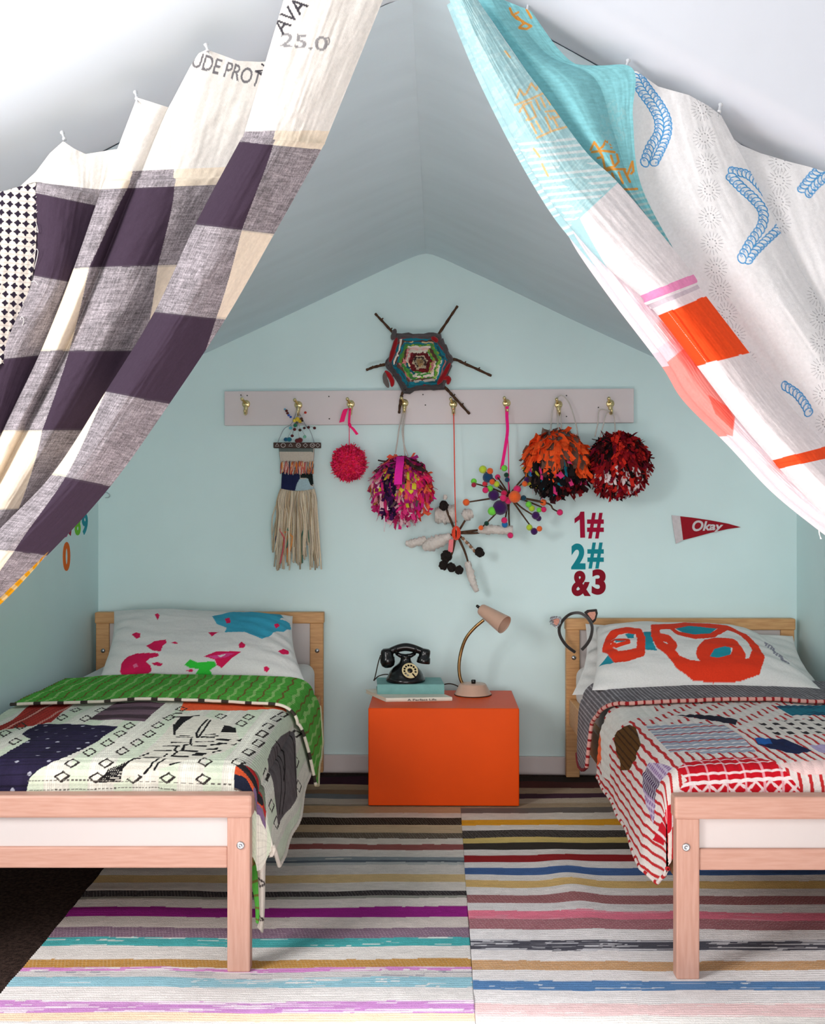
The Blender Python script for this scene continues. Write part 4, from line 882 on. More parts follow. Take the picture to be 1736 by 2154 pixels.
sp = [(530,850),(685,870),(655,925),(750,990),(700,988),(580,1050),(540,1080),(600,1000),(640,1005),(680,1050),(560,990),(620,820),(600,905),(640,1090)]
for x, y in sp: mb.tube([bc, (bc+c6(x, y, 0.062))/2+[0,-0.004,0.002], c6(x, y, 0.055)], 0.0009, 5)
mb.tube([hangpt(1)+[0,-0.002,0.01], hangpt(1)+[0,-0.004,-0.02], bc], 0.0012, 5)
mb.build('wires', M['steel'], t)
for x, y, c, r in ((540,862,(92,36,36),.0052),(548,880,(96,38,38),.0052),(556,895,(60,90,180),.0046),(570,908,(50,90,190),.0046),(680,875,(190,50,36),.005),(650,922,(86,54,36),.006),(655,935,(40,34,30),.005),(748,990,(80,24,28),.0056),(703,985,(74,24,28),.0056),(672,990,(70,30,30),.005),(640,1005,(60,36,30),.0055),(600,1000,(100,36,36),.006),(582,1048,(90,30,34),.0058),(605,970,(30,120,90),.007),(620,925,(226,196,60),.009),(600,935,(230,200,70),.007),(640,940,(214,180,50),.007),(570,990,(90,180,200),.006),(560,1075,(20,110,130),.009),(535,1075,(24,90,130),.008),(640,1080,(96,30,34),.010),(620,1085,(100,34,36),.009),(675,1055,(120,190,160),.006),(528,850,(120,180,210),.004)):
    b = MB(); b.sphere(c6(x, y, 0.058), r, c, 10, (1,1,0.9)); b.build('bead', M['felt'], t)

# ------------------------------------------------------------------ tufted pompoms
def pompom(cx_, cy_, rx, ry, off, palf, label, cords, n, wd, ln, hangdown=0.6, seed=1, cordcol=(206,198,190), top=0.0, kind='rag_pompom', core=(40,20,30)):
    rr = np.random.RandomState(seed); c = WP(cx_, cy_, off); Rx, Rz = rx/615.0, ry/615.0; Ry = min(Rx*0.85, off-0.006)
    t = thing(kind, c-[0,0,Rz], label, 'pompom')
    mb = MB()
    for k in range(n):
        zc = 1-2*(k+0.5)/n; a = k*2.39996+rr.rand()*0.5; s = math.sqrt(1-zc*zc)
        d = np.array([s*math.cos(a), s*math.sin(a), zc])
        if d[1] > 0.5: continue
        p1 = c+d*np.array([Rx, Ry, Rz])*(0.86+0.16*rr.rand())
        tang = np.array([d[0]*0.5, d[1]*0.5, -1.0*hangdown]); tang -= d*np.dot(tang, d)*0.75; tang += 0.35*rr.randn(3); tang /= np.linalg.norm(tang)+1e-6
        l = ln*(0.6+0.7*rr.rand()); up = p1-tang*l*0.6; up = c+(up-c)*0.86
        pts = [up, p1-tang*l*0.1, p1+tang*l*0.30, p1+tang*l*0.55+d*0.004*rr.randn()]
        wv2 = np.cross(tang, d); wv2 += 0.4*rr.randn(3); wv2 /= np.linalg.norm(wv2)+1e-6
        for q_ in pts: q_[1] = min(q_[1], wall_y(q_[0])-0.004)
        mb.ribbon(pts, wv2, wd*(0.6+0.8*rr.rand()), palf(d, rr), 0.9)
    mb.build('rag_strips', M['tuft'], t)
    k_ = MB(); k_.sphere(c, 1.0, core, 20, (Rx*0.86, Ry*0.86, Rz*0.86)); k_.build('core', M['tuft'], t)
    for L_, r_ in cords:
        k_ = MB(); P = [np.array(p) for p in L_]; k_.tube(smooth_path(P, 30), r_, 7, cordcol); k_.build('hanging_cord', M['felt'], t)
    return t, c
pick = lambda rr, L: L[rr.randint(len(L))]
def pal_pink(d, rr): return np.array(pick(rr, [(255,40,104),(255,36,92),(255,58,84),(255,60,120)]))*(0.9+0.1*rr.rand())
t, c = pompom(734, 974, 34, 37, 0.052, pal_pink, 'small fluffy neon pink pompom on the third hook', [([hangpt(2)+[0,-0.004,0.004], WP(735,890,0.055), WP(735,915,0.055), WP(735,945,0.052)], 0.0014)], 2600, 0.0042, 0.016, 0.0, 5, (255,50,110), kind='yarn_pompom', core=(255,40,84))
mb = MB(); mb.ribbon(smooth_path([hangpt(2)+[-0.002,-0.012,0.012], WP(727,862,0.066), WP(719,888,0.062)], 10), np.array([1.0,0,0.2]), 0.017, (255,40,120)); mb.ribbon(smooth_path([hangpt(2)+[0.0,-0.013,0.012], WP(736,866,0.068), WP(735,893,0.062), WP(743,902,0.062), WP(752,914,0.06)], 14), np.array([0.9,0,0.4]), 0.009, (255,40,120)); mb.sphere(WP(736,894,0.062), 0.006, (255,40,120), 8); mb.build('ribbon_bow', M['tuft'], t)
def pal_mag(d, rr):
    x, z = d[0], d[2]
    if -0.62 < x < -0.18 and -0.75 < z < 0.6 and rr.rand() < 0.72: return np.array([(50,18,62),(34,14,48),(70,24,80)][rr.randint(3)])
    if z > 0.62: return np.array(pick(rr, [(196,40,110),(70,50,50),(230,90,70),(176,40,120)]))
    if x > 0.5 and rr.rand() < 0.6: return np.array(pick(rr, [(236,40,104),(244,104,70),(230,60,110)]))
    L_ = [(206,32,136),(224,44,120),(170,30,110),(232,150,160),(236,206,206),(214,60,140),(150,24,96),(110,84,86),(224,210,60),(240,110,80)]
    if z < -0.45: L_ = [(224,60,130),(238,190,200),(206,40,110),(190,40,100),(240,214,220),(226,40,130)]
    return np.array(pick(rr, L_))
t, c = pompom(845, 1028, 62, 66, 0.098, pal_mag, 'large pink, purple and orange rag pompom on the fourth hook', [([hangpt(3)+[-0.004,0,0.003], WP(840,900,0.06), WP(836,930,0.08), WP(830,965,0.09)], 0.0024), ([hangpt(3)+[0.004,0,0.003], WP(849,900,0.06), WP(850,935,0.09), WP(853,965,0.09)], 0.0024), ([hangpt(3)+[0.002,-0.003,0.003], WP(846,890,0.065), WP(849,930,0.085), WP(862,968,0.09)], 0.0022)], 1500, 0.013, 0.046, 1.0, 9)
mb = MB(); mb.ribbon(smooth_path([c+[-0.004,-0.03,0.106], c+[-0.004,-0.075,0.085], c+[-0.008,-0.098,0.05], c+[-0.010,-0.102,0.012]], 14), np.array([1.0,0,0]), 0.026, (232,40,160)); mb.build('wide_pink_strip', M['tuft'], t)
mb = MB(); mb.tube([c+[-0.056,-0.07,-0.09], c+[-0.054,-0.06,-0.115], c+[-0.056,-0.06,-0.142]], 0.0022, 6, (226,220,224)); mb.build('loose_end', M['tuft'], t)
def pal_or(d, rr):
    x, z = d[0], d[2]
    if z > -0.12+0.25*math.sin(x*7): return np.array(pick(rr, [(248,88,36),(250,96,42),(240,80,30),(248,88,36),(244,90,36),(110,78,66)] if z < 0.80 else [(100,90,86),(236,84,36),(130,110,100)]))
    if z < -0.55 and x > 0.05: return np.array(pick(rr, [(140,22,30),(110,20,26),(40,16,20)]))
    if x < -0.75 and rr.rand() < 0.4: return np.array((206,196,60))
    return np.array(pick(rr, [(22,20,22),(30,24,24),(26,22,24),(70,52,48),(232,60,130),(22,18,20),(60,22,28),(30,130,150) if rr.rand() < 0.3 else (20,18,20)]))
pompom(1172, 974, 66, 64, 0.10, pal_or, 'orange and black rag pompom on the seventh hook', [([hangpt(6)+[-0.003,0,0.003], WP(1174,890,0.06), WP(1172,920,0.08)], 0.0022), ([hangpt(6)+[0.003,0,0.003], WP(1181,890,0.06), WP(1182,920,0.08)], 0.0022), ([WP(1158,915,0.07), WP(1163,860,0.05), WP(1178,832,0.045), WP(1196,845,0.045), WP(1210,885,0.05), WP(1216,915,0.06)], 0.0022)], 1200, 0.017, 0.052, 1.0, 21)
def pal_red(d, rr):
    x, z = d[0], d[2]
    if x < -0.35 and z > 0.1 and rr.rand() < 0.7: return np.array(pick(rr, [(24,14,16),(60,12,18)]))
    if z < -0.1 and rr.rand() < 0.22: return np.array((232,214,214))
    if -0.35 < x < 0.0 and z > -0.3 and rr.rand() < 0.5: return np.array((220,48,34))
    return np.array(pick(rr, [(140,14,24),(122,12,22),(150,20,28),(100,10,18),(166,24,30),(120,14,40),(206,44,34),(30,14,16)]))
pompom(1302, 978, 64, 66, 0.10, pal_red, 'dark red rag pompom on the rightmost hook', [([hangpt(7)+[-0.003,0,0.003], WP(1276,870,0.05), WP(1268,900,0.07), WP(1262,920,0.08)], 0.0022), ([hangpt(7)+[0.003,0,0.003], WP(1293,880,0.05), WP(1295,920,0.08)], 0.0022), ([hangpt(7)+[-0.001,0,0.003], WP(1262,862,0.045), WP(1258,890,0.06), WP(1252,918,0.08)], 0.0022)], 1700, 0.011, 0.034, 0.8, 33)

# ------------------------------------------------------------------ twig burst with felt balls
c7 = lambda x, y, off: WP(820+x/2.993, 620+y/2.993, off)
K = dict(lime=(196,224,60), orange=(246,106,44), navy=(30,70,110), pink=(232,40,110), green=(120,226,70), dkgreen=(12,64,50), maroon=(176,40,70), red=(226,50,70), purple=(64,22,90), crimson=(200,24,80), yellow=(232,214,50), blue=(30,116,180), navyteal=(20,70,90))
BALLS = [(587,1100,'lime',25),(632,1110,'orange',20),(618,1150,'navy',33),(680,1148,'pink',18),(722,1092,'green',20),(735,1135,'dkgreen',16),(740,1165,'navy',16),(530,1175,'green',19),(530,1197,'maroon',16),(645,1178,'orange',18),(600,1190,'red',17),(673,1192,'lime',20),(603,1230,'pink',20),(632,1220,'green',20),(655,1262,'purple',35),(720,1250,'crimson',20),(715,1280,'pink',22),(745,1295,'pink',24),(787,1272,'orange',39),(803,1225,'pink',25),(482,1307,'orange',22),(695,1340,'purple',47),(645,1362,'green',28),(850,1190,'orange',18),(865,1165,'purple',20),(890,1105,'yellow',37),(893,1125,'blue',22),(843,1280,'navyteal',18),(875,1320,'green',20),(895,1345,'lime',20),(940,1355,'green',16),(970,1352,'pink',18),(967,1308,'orange',22),(1072,1370,'pink',20),(920,1390,'purple',25),(938,1408,'purple',18),(880,1465,'lime',20),(910,1490,'purple',22),(943,1473,'orange',18),(722,1420,'pink',20),(725,1447,'blue',20),(610,1440,'dkgreen',16),(575,1467,'orange',16),(760,1515,'pink',19)]
t = thing('twig_pompom_burst', c7(750, 1500, 0.08), 'burst of twigs tipped with coloured felt balls on pink ribbon', 'ornament')
bc = c7(752, 1265, 0.085)
def dpt(x, y, i): return 0.085+0.05*math.sin(i*2.3)*min(1, math.hypot(x-750, y-1265)/250)
for i, (x, y) in enumerate([(595,1108),(680,1150),(735,1120),(535,1188),(482,1307),(855,1170),(888,1110),(968,1310),(1072,1370),(975,1345),(905,1480),(925,1400),(758,1512),(722,1440),(578,1467),(640,1180)]):
    e = c7(x, y, 0.085+0.03*math.sin(i*1.9)); P = [bc, (bc+e)/2+[0.004*math.sin(i), 0.003, 0.004*math.cos(i*2)], e]
    if i == 8: P = [bc, c7(985,1310,0.10), c7(1030,1350,0.10), e]
    mb = MB(); mb.tube(smooth_path(P, 14), np.linspace(0.0036, 0.0022, 14), 7); mb.build('twig', M['bark'], t)
for i, (x, y, k, r) in enumerate(BALLS):
    big = r > 30; off = 0.105+0.012*math.sin(i*1.7) if not big else 0.098
    if (x, y) == (890,1105): off = 0.11
    if (x, y) == (893,1125): off = 0.135
    if (x, y) == (787,1272): off = 0.125
    b = MB(); b.sphere(c7(x, y, off), r/2.993/615*0.97, K[k], 16, rough=0.05, seed=i); b.build('felt_ball', M['felt'], t)
mb = MB(); mb.ribbon(smooth_path([hangpt(5)+[0,-0.004,0.018], c7(738,760,0.055), c7(742,855,0.06), c7(728,960,0.075), c7(704,1100,0.09)], 20), np.array([1.0,0.1,0]), 0.0105, (255,40,140)); mb.tube(smooth_path([hangpt(5)+[0.001,-0.002,0.01], c7(742,855,0.058), c7(748,1000,0.07), c7(750,1230,0.085)], 20), 0.0018, 6, (255,60,140)); mb.build('pink_ribbon', M['tuft'], t)

# ------------------------------------------------------------------ twig star with cotton and cones
t = thing('twig_cotton_star', c7(420, 1850, 0.07), 'twig star with white cotton tufts and alder cones on orange string', 'ornament')
M['cotton'] = mat('cotton_wool', (222, 214, 206), 1.0, spec=0.05, var=0.12, vscale=60, bump=1.0, bscale=120, sheen=0.5)
M['cone'] = mat('dark_cone', (34, 24, 20), 0.9, var=0.4, vscale=200, bump=1.0, bscale=300)
bc = c7(418, 1500, 0.075)
for i, L_ in enumerate([[(418,1500),(370,1385),(345,1310)], [(418,1500),(445,1470),(495,1385)], [(418,1500),(560,1482),(640,1475)], [(418,1500),(545,1500),(600,1485)], [(418,1500),(300,1545),(240,1560)], [(418,1500),(500,1570),(540,1620)], [(418,1500),(470,1610),(495,1690)], [(418,1500),(395,1620),(360,1690)]]):
    mb = MB(); mb.tube(smooth_path([c7(x, y, 0.076+0.002*math.sin(i*2.2)*j) for j, (x, y) in enumerate(L_)], 14), np.linspace(0.0046, 0.003, 14), 7); mb.build('twig', M['bark'], t)
def tuftm(L_, rad, off, seed, name='cotton_tuft'):
    rr = np.random.RandomState(seed); P = smooth_path([c7(x, y, off) for x, y in L_], 22); mb = MB()
    r = np.interp(np.linspace(0, 1, 22), np.linspace(0, 1, len(rad)), rad)/2.993/615; n = 14
    mb.tube(P, r, n); V = np.array(mb.V); ce = np.repeat(P, n, 0); k = 1+0.45*(rr.rand(len(V))-0.5)
    mb.V = [tuple(v) for v in ce+(V-ce)*k[:, None]]; mb.build(name, M['cotton'], t)
tuftm([(100,1563),(140,1565),(200,1548),(230,1535)], [12,26,24,18], 0.075, 1); tuftm([(210,1600),(260,1570),(330,1545),(385,1515)], [14,44,36,14], 0.08, 2)
tuftm([(555,1480),(620,1478),(700,1482),(775,1485)], [18,30,24,30], 0.078, 3); tuftm([(490,1680),(505,1740),(525,1810),(550,1870)], [18,24,22,14], 0.072, 4)
tuftm([(462,1400),(490,1385),(525,1375)], [24,36,22], 0.085, 5); tuftm([(285,1385),(340,1385),(420,1375)], [40,58,52], 0.045, 6); tuftm([(350,1258),(350,1275),(345,1290)], [8,13,9], 0.08, 7)
for i, (x, y, r) in enumerate([(340,1328,28),(357,1645,33),(340,1702,29),(388,1715,27),(437,1733,25),(567,1621,28)]):
    b = MB(); b.sphere(c7(x, y, 0.085), r/2.993/615, None, 18, rough=0.45, seed=i); b.build('alder_cone', M['cone'], t, False)
mb = MB()
for k in range(7): mb.sphere(c7(462+12*k, 1535+13*k, 0.082), 0.0048 if k % 2 else 0.006, (214,196,180) if k % 2 else (150,110,80), 10)
mb.build('bead_string', M['felt'], t)
mb = MB()
for k in range(14): 
    a = R.rand()*6.28; P = [bc+[0.014*math.cos(s)*math.cos(a)-0.0, -0.012+0.02*math.cos(s)*math.sin(a)*0.5, 0.022*math.sin(s)] for s in np.linspace(0, 6.28, 16)]; mb.tube(P, 0.0024, 6, (246,74,44))
mb.tube(smooth_path([hangpt(4)+[0,-0.004,0.014], c7(406,900,0.055), c7(410,1200,0.065), bc+[-0.001,-0.01,0.02]], 20), 0.0021, 6, (246,84,60)); mb.build('orange_string', M['felt'], t)
mb = MB(); mb.ribbon([c7(388,1540,0.085), c7(385,1580,0.088), c7(381,1622,0.085)], np.array([1.0,0,0.05]), 0.016, (236,130,136)); mb.build('pink_ribbon', M['tuft'], t)

# ------------------------------------------------------------------ wall decals
def decal(ch, x0, y0, x1, y1, rgb, label, name, grp, rot=0.0, bold=0.03):
    m_ = mat(name+'_vinyl', rgb, 0.6, spec=0.08, var=0.03); cx_, cy_ = (x0+x1)/2, (y0+y1)/2; cr__, sr__ = math.cos(rot), math.sin(rot)
    def fn(u, v):
        dx, dy = (u-0.5)*(x1-x0), (0.5-v)*(y1-y0); return c7(cx_+dx*cr__-dy*sr__, cy_+dx*sr__+dy*cr__, 0.0004)
    return tag(letter_mesh(ch, fn, (0, -0.0012, 0), m_, name, None, bold), label, 'wall sticker', grp)
G = 'numeral stickers on the back wall'
decal('1', 1165, 1366, 1228, 1530, (168,18,58), 'crimson numeral 1 sticker at the top left of its stack', 'numeral_sticker', G, -0.03, 0.045)
decal('#', 1243, 1373, 1348, 1535, (168,18,58), 'crimson hash sticker at the top, right of numeral 1', 'hash_sticker', G, 0.0)
decal('2', 1143, 1566, 1233, 1729, (24,140,152), 'teal numeral 2 sticker in the middle of the stack', 'numeral_sticker', G, 0.0, 0.045)
decal('#', 1245, 1560, 1348, 1724, (24,140,152), 'teal hash sticker right of numeral 2', 'hash_sticker', G, 0.0)
decal('&', 1146, 1738, 1268, 1898, (140,20,40), 'dark red ampersand sticker at the bottom left of the stack', 'ampersand_sticker', G, 0.02, 0.04)
decal('3', 1273, 1728, 1361, 1889, (140,20,40), 'dark red numeral 3 sticker at the bottom of the stack', 'numeral_sticker', G, 0.02, 0.045)
def side_decal(ch, xa, xb, ya, yb, rgb, label, bold=0.04):
    Da, Db = XL*F/(xa-CX), XL*F/(xb-CX); za, zb = CH-(ya-CY)*(Da+Db)/2/F, CH-(yb-CY)*(Da+Db)/2/F
    tag(letter_mesh(ch, lambda u, v: np.array([XL+0.0004, Da+(Db-Da)*u, zb+(za-zb)*v]), (0.0012, 0, 0), mat('numeral_vinyl', rgb, 0.6, spec=0.08), 'numeral_sticker', None, bold), label, 'wall sticker', 'numeral stickers on the left wall')
side_decal('0', 132, 147, 1140, 1201, (240,112,30), 'orange numeral 0 sticker on the left wall below the others')
side_decal('9', 172, 184, 1079, 1125, (34,150,166), 'teal numeral 9 sticker on the left wall')
side_decal('8', 157, 169, 1079, 1126, (120,206,50), 'green numeral 8 sticker on the left wall, next to the teal 9')
side_decal('7', 144, 155, 1078, 1127, (168,24,60), 'crimson numeral 7 sticker on the left wall, partly behind the curtain')
side_decal('6', 131, 143, 1078, 1130, (178,24,110), 'magenta numeral 6 sticker on the left wall, mostly behind the curtain')
side_decal('5', 117, 129, 1080, 1139, (30,50,120), 'navy numeral 5 sticker on the left wall, just peeking below the curtain')
mb = MB(); mb.tube(smooth_path([WP(216,1042,0.003), WP(222,1036,0.012), WP(230,1040,0.016), WP(229,1046,0.012), WP(222,1047,0.004)], 24), 0.0014, 8)
tag(mb.build('wall_hook', M['steel'], None), 'tiny bent wire hook on the back wall near the left corner', 'hook')
# pennant
c8 = lambda x, y, off: WP(1250+x/2.693, 500+y/2.693, off)
t = thing('pennant', c8(640, 1720, 0.004), 'small dark red felt pennant reading Okay on the back wall', 'pennant')
def wavy(L_, m_, name, off):
    mb = MB(); mb.prism([c8(x, y, off+0.003) for x, y in L_], (0, 0.0025, 0)); return mb.build(name, m_, t, False)
M['pred'] = mat('dark_red_felt', (160, 18, 36), 0.95, var=0.12, vscale=90, bump=0.4, bscale=400); M['pwhite'] = mat('white_felt', (214, 206, 208), 0.95, var=0.1, vscale=90)
wavy([(488,1578),(560,1586),(660,1601),(760,1620),(832,1640),(760,1650),(660,1672),(580,1694),(505,1713)], M['pred'], 'flag', 0.003)
wavy([(440,1572),(488,1577),(505,1714),(464,1734),(450,1650)], M['pwhite'], 'white_edge', 0.004)
letter_mesh('Okay', lambda u, v: c8(556+176*u, 1684-(86-34*u)*v-0.115*(u*176)*0.9+0, 0.0065), (0, -0.001, 0), M['pwhite'], 'lettering', t, 0.03, 0.25)
# ------------------------------------------------------------------ curtains at the mouth of the nook
def tri_paint(pt, text, cx_, cy_, w_, h_, rot, col, bold=0.02, fade=None):
    V, Fs = glyphs(text, bold); cr__, sr__ = math.cos(rot), math.sin(rot)
    dx, dy = (V[:,0]-0.5)*w_, (0.5-V[:,1])*h_; A = np.stack([cx_+dx*cr__-dy*sr__, cy_+dx*sr__+dy*cr__], 1)
    I = np.unique(np.concatenate([pt.inside(A[list(f)]) for f in Fs])) if Fs else np.array([], int)
    pt.C[I] = col
class Band:
    """one fold of a curtain: left and right edges measured from the photo on the curtain's plane"""
    def __init__(s, L, Rr, d0, d1, amp, n, m, prof, top=None, ext=0.12, curl=True, seed=1, wr=0.004):
        T = np.linspace(0, len(L)-1, n); s.T = T
        Sx = np.linspace(0, 1+ext, m); A = interp(L, T); B = interp(Rr, T)
        px = A[:, None, :]*(1-Sx[None, :, None])+B[:, None, :]*Sx[None, :, None]
        if top is not None:
            tx = np.array(top, float); L0, R0 = A[0], B[0]
            yy = np.interp(px[0][:, 0], tx[:, 0], tx[:, 1]); dy = yy-px[0][:, 1]
            k = np.clip(1-T/1.0, 0, 1)**1.5; px[..., 1] += k[:, None]*dy[None, :]
        s.px = px; s.S = np.broadcast_to(Sx[None], (n, m)); s.TT = np.broadcast_to(T[:, None], (n, m))
        f = T/(len(L)-1); base = d0+(d1-d0)*f
        fade = np.clip(0.35+f*1.3, 0, 1)
        D = base[:, None]-amp*prof(s.S)*fade[:, None]
        x, y = px[..., 0], px[..., 1]
        along = (x*0.45+y*0.9)
        D = D+wr*fbm(s.S*6, along/45.0, seed, 3)+wr*0.7*fbm(s.S*16, along/160.0, seed+4, 2)
        s.P = np.stack([(x-CX)*D/F, D, CH-(y-CY)*D/F], -1)
        # the cloth turns back behind its left edge
        if curl:
            k = 10; back = np.zeros((n, k, 3)); a = s.P[:, 0]
            for j in range(k):
                u_ = (k-j)/k; back[:, j] = a+np.array([0.014*math.sin(u_*math.pi*0.9), 0.055*u_, 0.0])
            s.P = np.concatenate([back, s.P], 1); s.k = k
        else: s.k = 0
    def pad(s, C): return np.concatenate([np.repeat(C[:, :1], s.k, 1), C], 1) if s.k else C
def merge(name, items, mat_, parent, label=None):
    V, Q, C, o = [], [], [], 0
    for P, Cc in items:
        n, m = P.shape[:2]; V.append(P.reshape(-1, 3)); C.append(lin(np.clip(Cc, 0, 255).reshape(-1, 3))); Q.append(gridq(n, m, o)); o += n*m
    ob = quads_mesh(name, np.concatenate(V), np.concatenate(Q), mat_, parent, np.concatenate(C))
    if label: ob['label'] = label
    return ob
bump1 = lambda S: np.sin(np.pi*np.clip(S, 0, 1)**0.75)
def bump2(S): return np.maximum(0.75*np.sin(np.pi*np.clip(S/0.30, 0, 1)), np.sin(np.pi*np.clip((S-0.22)/0.78, 0, 1)**0.7))
WHITE = np.array([236, 232, 226.]); DARK = np.array([68, 54, 70.]); GREY = np.array([150, 143, 148.]); CREAM = np.array([240, 226, 206.])
def checks(b, rows, cols, seed, first='A', split=1.0):
    """rows: letter per station interval; cols: list of [(T, s), ...] column boundaries"""
    T, Sx = b.TT, b.S; x, y = b.px[..., 0], b.px[..., 1]
    Tw = T+0.012*fbm(Sx*8, T*3, seed)
    ri = np.clip(Tw.astype(int), 0, len(rows)-1); row = np.array([{'W':0,'L':1,'D':2}[r] for r in rows])[ri]
    c = np.zeros(T.shape, int)
    for L_ in cols:
        a = np.array(L_, float); c += (Sx > np.interp(T, a[:,0], a[:,1], left=a[0,1], right=a[-1,1])).astype(int)
    isA = ((c % 2) == 0) if first == 'A' else ((c % 2) == 1)
    C = np.empty(T.shape+(3,)); along = x*0.45+y*0.9
    C[:] = CREAM; C[(row == 2) & isA] = DARK; C[(row == 1) & isA] = GREY; C[(row == 2) & ~isA] = GREY; C[row == 0] = WHITE
    g = ((row == 1) & isA) | ((row == 2) & ~isA)
    ch = 1+0.30*(vn(Sx*150, T*10, seed+1)-0.5)+0.34*(vn(Sx*12, T*130, seed+2)-0.5)+0.40*(vn(Sx*170, T*150, seed+4)-0.5)+0.25*fbm(Sx*6, T*6, seed+5)
    C = np.where(g[..., None], C*ch[..., None], C*(1+0.08*fbm(Sx*60, along/5.0, seed+3))[..., None])
    edge = np.abs(Tw-np.round(Tw)) < 0.02
    C[edge & (row != 0) & (ri > 1)] = C[edge & (row != 0) & (ri > 1)]*0.82+20
    return C
LC = thing('curtain', PX(250, 1200, 1.72), 'left curtain of dark and cream checked cloth with white sack cloth top', 'curtain', 'curtains at the mouth of the nook')
B1 = Band([(604,-25),(515,276),(504,298),(411,472),(325,656),(222,824),(109,998),(-35,1152),(-120,1300)], [(822,-40),(694,275),(676,315),(577,492),(474,672),(356,850),(233,1022),(100,1168),(-40,1300)], 1.665, 1.61, 0.065, 1050, 150, bump1, ext=0.0, seed=3, wr=0.0065)
B2 = Band([(288,205),(228,362),(213,398),(155,564),(86,738),(6,905),(-70,1075),(-150,1240)], [(560,128),(500,350),(478,388),(385,557),(292,737),(190,905),(70,1070),(-40,1220)], 1.745, 1.68, 0.06, 850, 220, bump2, top=[(288,205),(355,226),(400,140),(418,112),(435,104),(500,128),(545,130),(600,128)], ext=0.1, seed=8, wr=0.006)
B3 = Band([(40,392),(82,384),(72,405),(60,578),(-40,760),(-70,910),(-110,1080)], [(262,312),(236,402),(222,436),(172,598),(105,745),(30,912),(-50,1075)], 1.775, 1.715, 0.045, 620, 150, bump1, top=[(40,394),(75,362),(105,322),(133,297),(155,312),(180,324),(242,314),(262,312)], ext=0.15, seed=14)
C1 = checks(B1, 'WLDLDLDL', [[(0,.36),(1,.36),(2,.41),(3,.59),(4,.87),(4.5,1.05),(8,1.3)], [(0,-.5),(4.9,-.02),(5,.0),(6,.23),(7,.48),(8,.6)]][::-1], 5, first='B')
# first strip left of the left boundary is B, then A, then B
C2 = checks(B2, 'WLDLDLD', [[(0,.17),(1,.19),(2,.21),(3,.14),(4,.29),(5,.45),(6,.78),(7,.9)], [(0,.5),(1,.51),(2,.58),(3,.77),(4,1.05),(7,1.3)]], 6, first='B')
C3 = checks(B3, 'WLDLDL', [], 7, first='A')
INK = (120, 118, 122)
for b, C, txts in ((B1, C1, [('25.0', 640, 88, 100, 30, 0.10, (150,148,150)), ('0', 689, 87, 12, 18, 0.1, (150,148,150)), ('AVA', 610, 32, 84, 34, -0.85, (70,68,74))]), (B2, C2, [('UDE PROT', 478, 146, 150, 34, 0.30, INK), ('N', 553, 148, 22, 22, -0.9, (70,68,74))])):
    pt = Paint(b.px[..., 0], b.px[..., 1], (0, 0, 0)); pt.C = C.reshape(-1, 3).copy()
    for tx, x, y, w_, h_, r_, c_ in txts: tri_paint(pt, tx, x, y, w_, h_, r_, c_, 0.012)
    C[:] = pt.out()
def split_row(b, C, t): 
    i = int(np.searchsorted(b.T, t)); P = b.P; Cc = b.pad(C); return (P[:i+1], Cc[:i+1]), (P[i:], Cc[i:])
tops, bots = [], []
for b, C in ((B1, C1), (B2, C2), (B3, C3)):
    a, c = split_row(b, C, 1.0); tops.append(a); bots.append(c)
merge('check_panel', bots, M['curt'], LC, 'checked cloth of dark purple, grey and cream')
merge('sack_cloth_top', tops, M['curt'], LC, 'white sack cloth band with faded grey stencilled letters')
# dotted cloth at the far left
B4 = Band([(-130,430),(-130,600),(-140,800)], [(76,386),(72,560),(20,762)], 1.755, 1.695, 0.02, 380, 210, lambda S: np.sin(np.pi*np.clip(S, 0, 1)), top=[(-130,436),(0,404),(76,384)], ext=0.0, curl=False, seed=19)
x, y = B4.px[..., 0]+3*fbm(B4.TT*9, B4.S*5, 4), B4.px[..., 1]; C4 = np.empty(x.shape+(3,)); C4[:] = (238, 228, 218)
gx = (x+0.05*y)/17.5; gy = (y-0.10*x)/19.0; fx, fy = gx % 1-0.5, gy % 1-0.5
dd = np.abs(np.hypot(np.abs(fx)-0.5, np.abs(fy)-0.5))
C4[(dd > 0.44) & (np.abs(fx) < 0.40) & (np.abs(fy) < 0.36)] = (46, 38, 54)
C4 *= (1-0.10*(np.abs(fy) > 0.43))[..., None]
B4.P[..., 1] -= 0.002*np.abs(np.sin(gy*math.pi)); merge('dotted_edge_panel', [(B4.P, C4)], M['curt'], LC, 'white cloth with small dark woven dots')
mb = MB()
for k in range(9):
    p = B4.P[30+38*k, -1]; a = R.randn(3)*0.006; mb.tube(smooth_path([p, p+[0.006,-0.006,0.004]+a, p+[0.010,-0.004,-0.006]+a*1.5, p+[0.002,-0.006,-0.012]], 12), 0.0005, 5)
mb.build('frayed_threads', M['sheet'], LC)
# yellow lining showing under the leading edge
B5 = Band([(110,1150),(60,1200),(-20,1262),(-120,1330)], [(98,1166),(64,1206),(-4,1276),(-110,1360)], 1.612, 1.60, 0.0, 120, 14, bump1, ext=0, curl=False, seed=2)
C5 = np.empty(B5.px.shape[:2]+(3,)); C5[:] = (246, 176, 30); k = (np.sin(B5.TT*22) > 0.3); C5[k] = (246, 214, 150); merge('yellow_lining', [(B5.P, C5)], M['curt'], LC, 'yellow checked lining at the leading edge')

